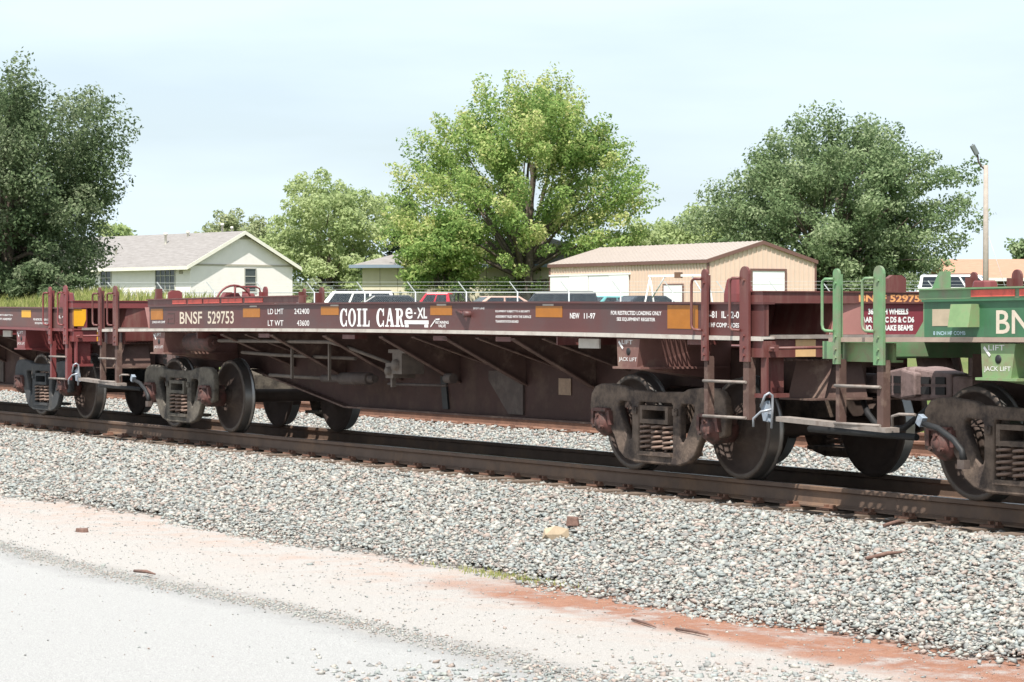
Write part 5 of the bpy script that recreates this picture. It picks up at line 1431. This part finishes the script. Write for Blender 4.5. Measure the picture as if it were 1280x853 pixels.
    if kind in ('suv', 'van'):
        q = MB()
        for s in (-1, 1): q.tube([(a1 + .1, s * (w - .28), z1 + 0.05), (a2 - .2, s * (w - .28), z1 + 0.05)], 0.018, 6)
        for x in (a1 + .4, a2 - .5): q.box(x, x + .05, -w + .28, w - .28, z1 + 0.035, z1 + 0.06)
        q.build('roof_rack', M['black'], root)
    if extra: extra(root, a0, a1, a2, a3, hl, w, hb, ht)
    return root
def car_paint(n, c): return mat(n, c, 0.35, var=0.04, scale=2, spec=0.3)
white = car_paint('white_car_paint', (0.78, 0.78, 0.77)); dark = car_paint('black_blue_car_paint', (0.022, 0.028, 0.038)); redp = car_paint('red_truck_paint', (0.50, 0.025, 0.05)); pinkp = car_paint('tan_car_paint', (0.50, 0.33, 0.27)); teal = car_paint('teal_car_paint', (0.12, 0.34, 0.34)); silver = car_paint('silver_car_paint', (0.50, 0.52, 0.53))
SIDE = YAW          # nose towards the right of the picture
vehicle('parked_car', 'white sedan parked before the tan house gable', 'car', 240, 128, SIDE + PI, 'sedan', white, zoff=0.08)
vehicle('parked_car', 'pale sedan half hidden by the red brake wheel', 'car', 350, 126, SIDE + 0.2, 'sedan', white, zoff=0.12)
vehicle('parked_suv', 'white sport utility vehicle left of the red pickup', 'suv', 432, 133, SIDE + PI, 'suv', white, zoff=0.00)
vehicle('parked_car', 'dark low sedan right behind the COIL CAR lettering', 'car', 478, 124, SIDE + PI + 0.15, 'sedan', dark, zoff=0.20)
def rollbar(root, a0, a1, a2, a3, hl, w, hb, ht):
    q = MB()
    q.tube([(a0 - .15, -w + .12, hb - .1), (a0 - .15, -w + .16, ht + .02), (a0 - .15, -w + .25, ht + .08), (a0 - .15, w - .25, ht + .08), (a0 - .15, w - .16, ht + .02), (a0 - .15, w - .12, hb - .1)], 0.045, 8)
    for s in (-1, 1): q.tube([(a0 - .15, s * (w - .2), ht + .05), (a0 - .5, s * (w - .15), ht + .0), (a0 - 1.0, s * (w - .14), hb - .1)], 0.045, 8)
    q.build('roll_bar', M['black'], root)
vehicle('pickup_truck', 'red pickup truck with a black roll bar behind its cab', 'pickup', 553, 132, SIDE + PI - 0.1, 'truck', redp, extra=rollbar, zoff=-0.02)
vehicle('parked_car', 'tan hatchback behind the dark sport utility vehicle', 'car', 617, 134, SIDE + PI + 0.35, 'sedan', pinkp, zoff=0.23)
vehicle('parked_suv', 'long dark blue sport utility vehicle under the maple', 'suv', 684, 131, SIDE + PI, 'suv', dark, zoff=-0.07)
vehicle('parked_car', 'small teal car in front of the white sliding panels', 'car', 752, 133, SIDE + PI + 0.8, 'sedan', teal, zoff=0.22)
vehicle('parked_car', 'black sedan beside the white pipe frame', 'car', 798, 130, SIDE + PI + 0.5, 'sedan', dark, zoff=0.22)
vehicle('white_van', 'white van parked before the orange roofed house', 'van', 1205, 150, SIDE - 0.3, 'van', white, zoff=0.25)

# ------------------------------------------------------------------ fence, frame, pole
M['galv'] = mat('galvanised_steel', (0.50, 0.52, 0.53), 0.5, metal=0.3, var=0.1, scale=6)
M['white_pipe'] = mat('white_pipe_paint', (0.78, 0.78, 0.76), 0.5, var=0.05, scale=4)
def fence():
    A = at(60, 124); B = at(1300, 118)
    A.z = 0; B.z = 0
    d = (B - A); Ln = d.length; d.normalize()
    root = empty('chain_link_fence', (A.x, A.y, 0.84), math.atan2(d.y, d.x)); tag(root, 'galvanised chain link fence with slanted barbed wire arms', 'fence')
    Ht = 1.72; sp = 2.38; n = int(Ln / sp)
    pm = MB(); pm.lathe_z([(0.034, -0.6), (0.034, Ht + 0.02), (0.0, Ht + 0.05)], 8)
    am = MB(); am.bar((0, 0, Ht), (-0.38, -0.02, Ht + 0.50), 0.035, 0.045)
    p0 = a0 = None
    for i in range(n + 1):
        if p0 is None: p0 = pm.build('post', M['galv'], root, (0.9, 0, 0)); a0 = am.build('barb_arm', M['galv'], root, (0.9, 0, 0))
        else: again(p0, root, (0.9 + i * sp, 0, 0)); again(a0, root, (0.9 + i * sp, 0, 0))
    b = MB(); b.tube([(0, 0, Ht), (Ln, 0, Ht)], 0.02, 6); b.build('top_rail', M['galv'], root)
    for k in range(3):
        t = 0.3 + 0.33 * k
        b = MB(); b.tube([(0, -0.01, Ht + 0.5 * t), (Ln, -0.01, Ht + 0.5 * t)], 0.0045, 4, caps=False, smooth=False); b.build('barbed_wire', M['galv'], root)
    b = MB(); s = 0.10; k = int((Ln + 2.0) / s)
    V = []; Fc = []
    for sg in (1, -1):
        for i in range(k):
            x0 = i * s - 1.0
            xa, xb = (x0, x0 + Ht) if sg > 0 else (x0 + Ht, x0)
            if min(xa, xb) < 0 or max(xa, xb) > Ln: continue
            w = 0.0015; j = len(V)
            V += [(xa - w, 0.004 * sg, 0), (xa + w, 0.004 * sg, 0), (xb + w, 0.004 * sg, Ht), (xb - w, 0.004 * sg, Ht)]; Fc.append((j, j + 1, j + 2, j + 3))
    b.add(V, Fc); o = b.build('wire_mesh', M['galv'], root, fix=False); o['kind'] = 'stuff'
fence()

def hoist():
    a = at(808, 128); c = at(889, 125); z = 1.4; d = c - a; d.z = 0; Ln = d.length
    z = 0.84; root = empty('pipe_frame', (a.x, a.y, z), math.atan2(d.y, d.x)); tag(root, 'white pipe hoist frame standing before the beige metal building', 'hoist frame')
    zt = zat(345, 127) - z
    b = MB(); b.bar((0.15, 0, zt), (Ln - 0.15, 0, zt), 0.09, 0.11); b.build('beam', M['white_pipe'], root)
    for x, s in ((0.25, 1), (Ln - 0.25, -1)):
        for y in (-0.7, 0.7):
            b = MB(); b.tube([(x - s * 0.12, y, -0.3), (x, 0, zt - 0.05)], 0.04, 8); b.build('leg', M['white_pipe'], root)
        b = MB(); b.tube([(x + s * 0.15, 0, zt - 1.05), (x + s * 0.95, 0, zt - 0.06)], 0.035, 8); b.build('brace', M['galv'], root)
    b = MB(); b.box(Ln / 2 - 0.18, Ln / 2 + 0.18, -0.1, 0.1, zt - 0.12, zt + 0.16); b.build('trolley', mat('rusty_trolley', (0.16, 0.09, 0.06), 0.8), root)
hoist()

def light_pole():
    D = 128; p = tpos(1232, D); root = empty('light_pole', p); tag(root, 'pale wooden pole with a yard light on a bent arm', 'light pole')
    zt = zat(207, D) - p.z
    b = MB(); b.tube([(0, 0, -0.4), (0, 0, zt * 0.5), (0, 0, zt)], [0.16, 0.14, 0.115], 10); b.build('pole', mat('weathered_pole_wood', (0.36, 0.31, 0.27), 0.9, var=0.15, scale=6), root)
    r = Vector(RT)
    def q(a, z): return (r.x * a, r.y * a, z)
    b = MB(); b.tube([q(0.0, zt - 0.25), q(-0.22, zt - 0.05), q(-0.36, zt + 0.15), q(-0.40, zt + 0.45), q(-0.52, zt + 0.58)], 0.045, 8); b.build('arm', M['dark_steel'], root)
    b = MB()
    c0 = Vector(q(-0.40, zt + 0.42)); dirv = Vector(q(-0.33, 0.68)).normalized()
    b.bar(Vector(q(-0.42, zt + 0.50)), Vector(q(-0.68, zt + 0.98)), 0.30, 0.22, upv=(r.x, r.y, 0.4)); b.bar(Vector(q(-0.62, zt + 0.92)), Vector(q(-0.66, zt + 1.04)), 0.08, 0.08)
    b.build('lamp_head', mat('grey_lamp_head', (0.13, 0.15, 0.15), 0.5, var=0.1), root, bevel=0.04)
    b = MB(); b.tube([q(0.0, zt * 0.62), q(1.6, 0.1)], 0.012, 5); b.build('guy_wire', M['galv'], root)
light_pole()
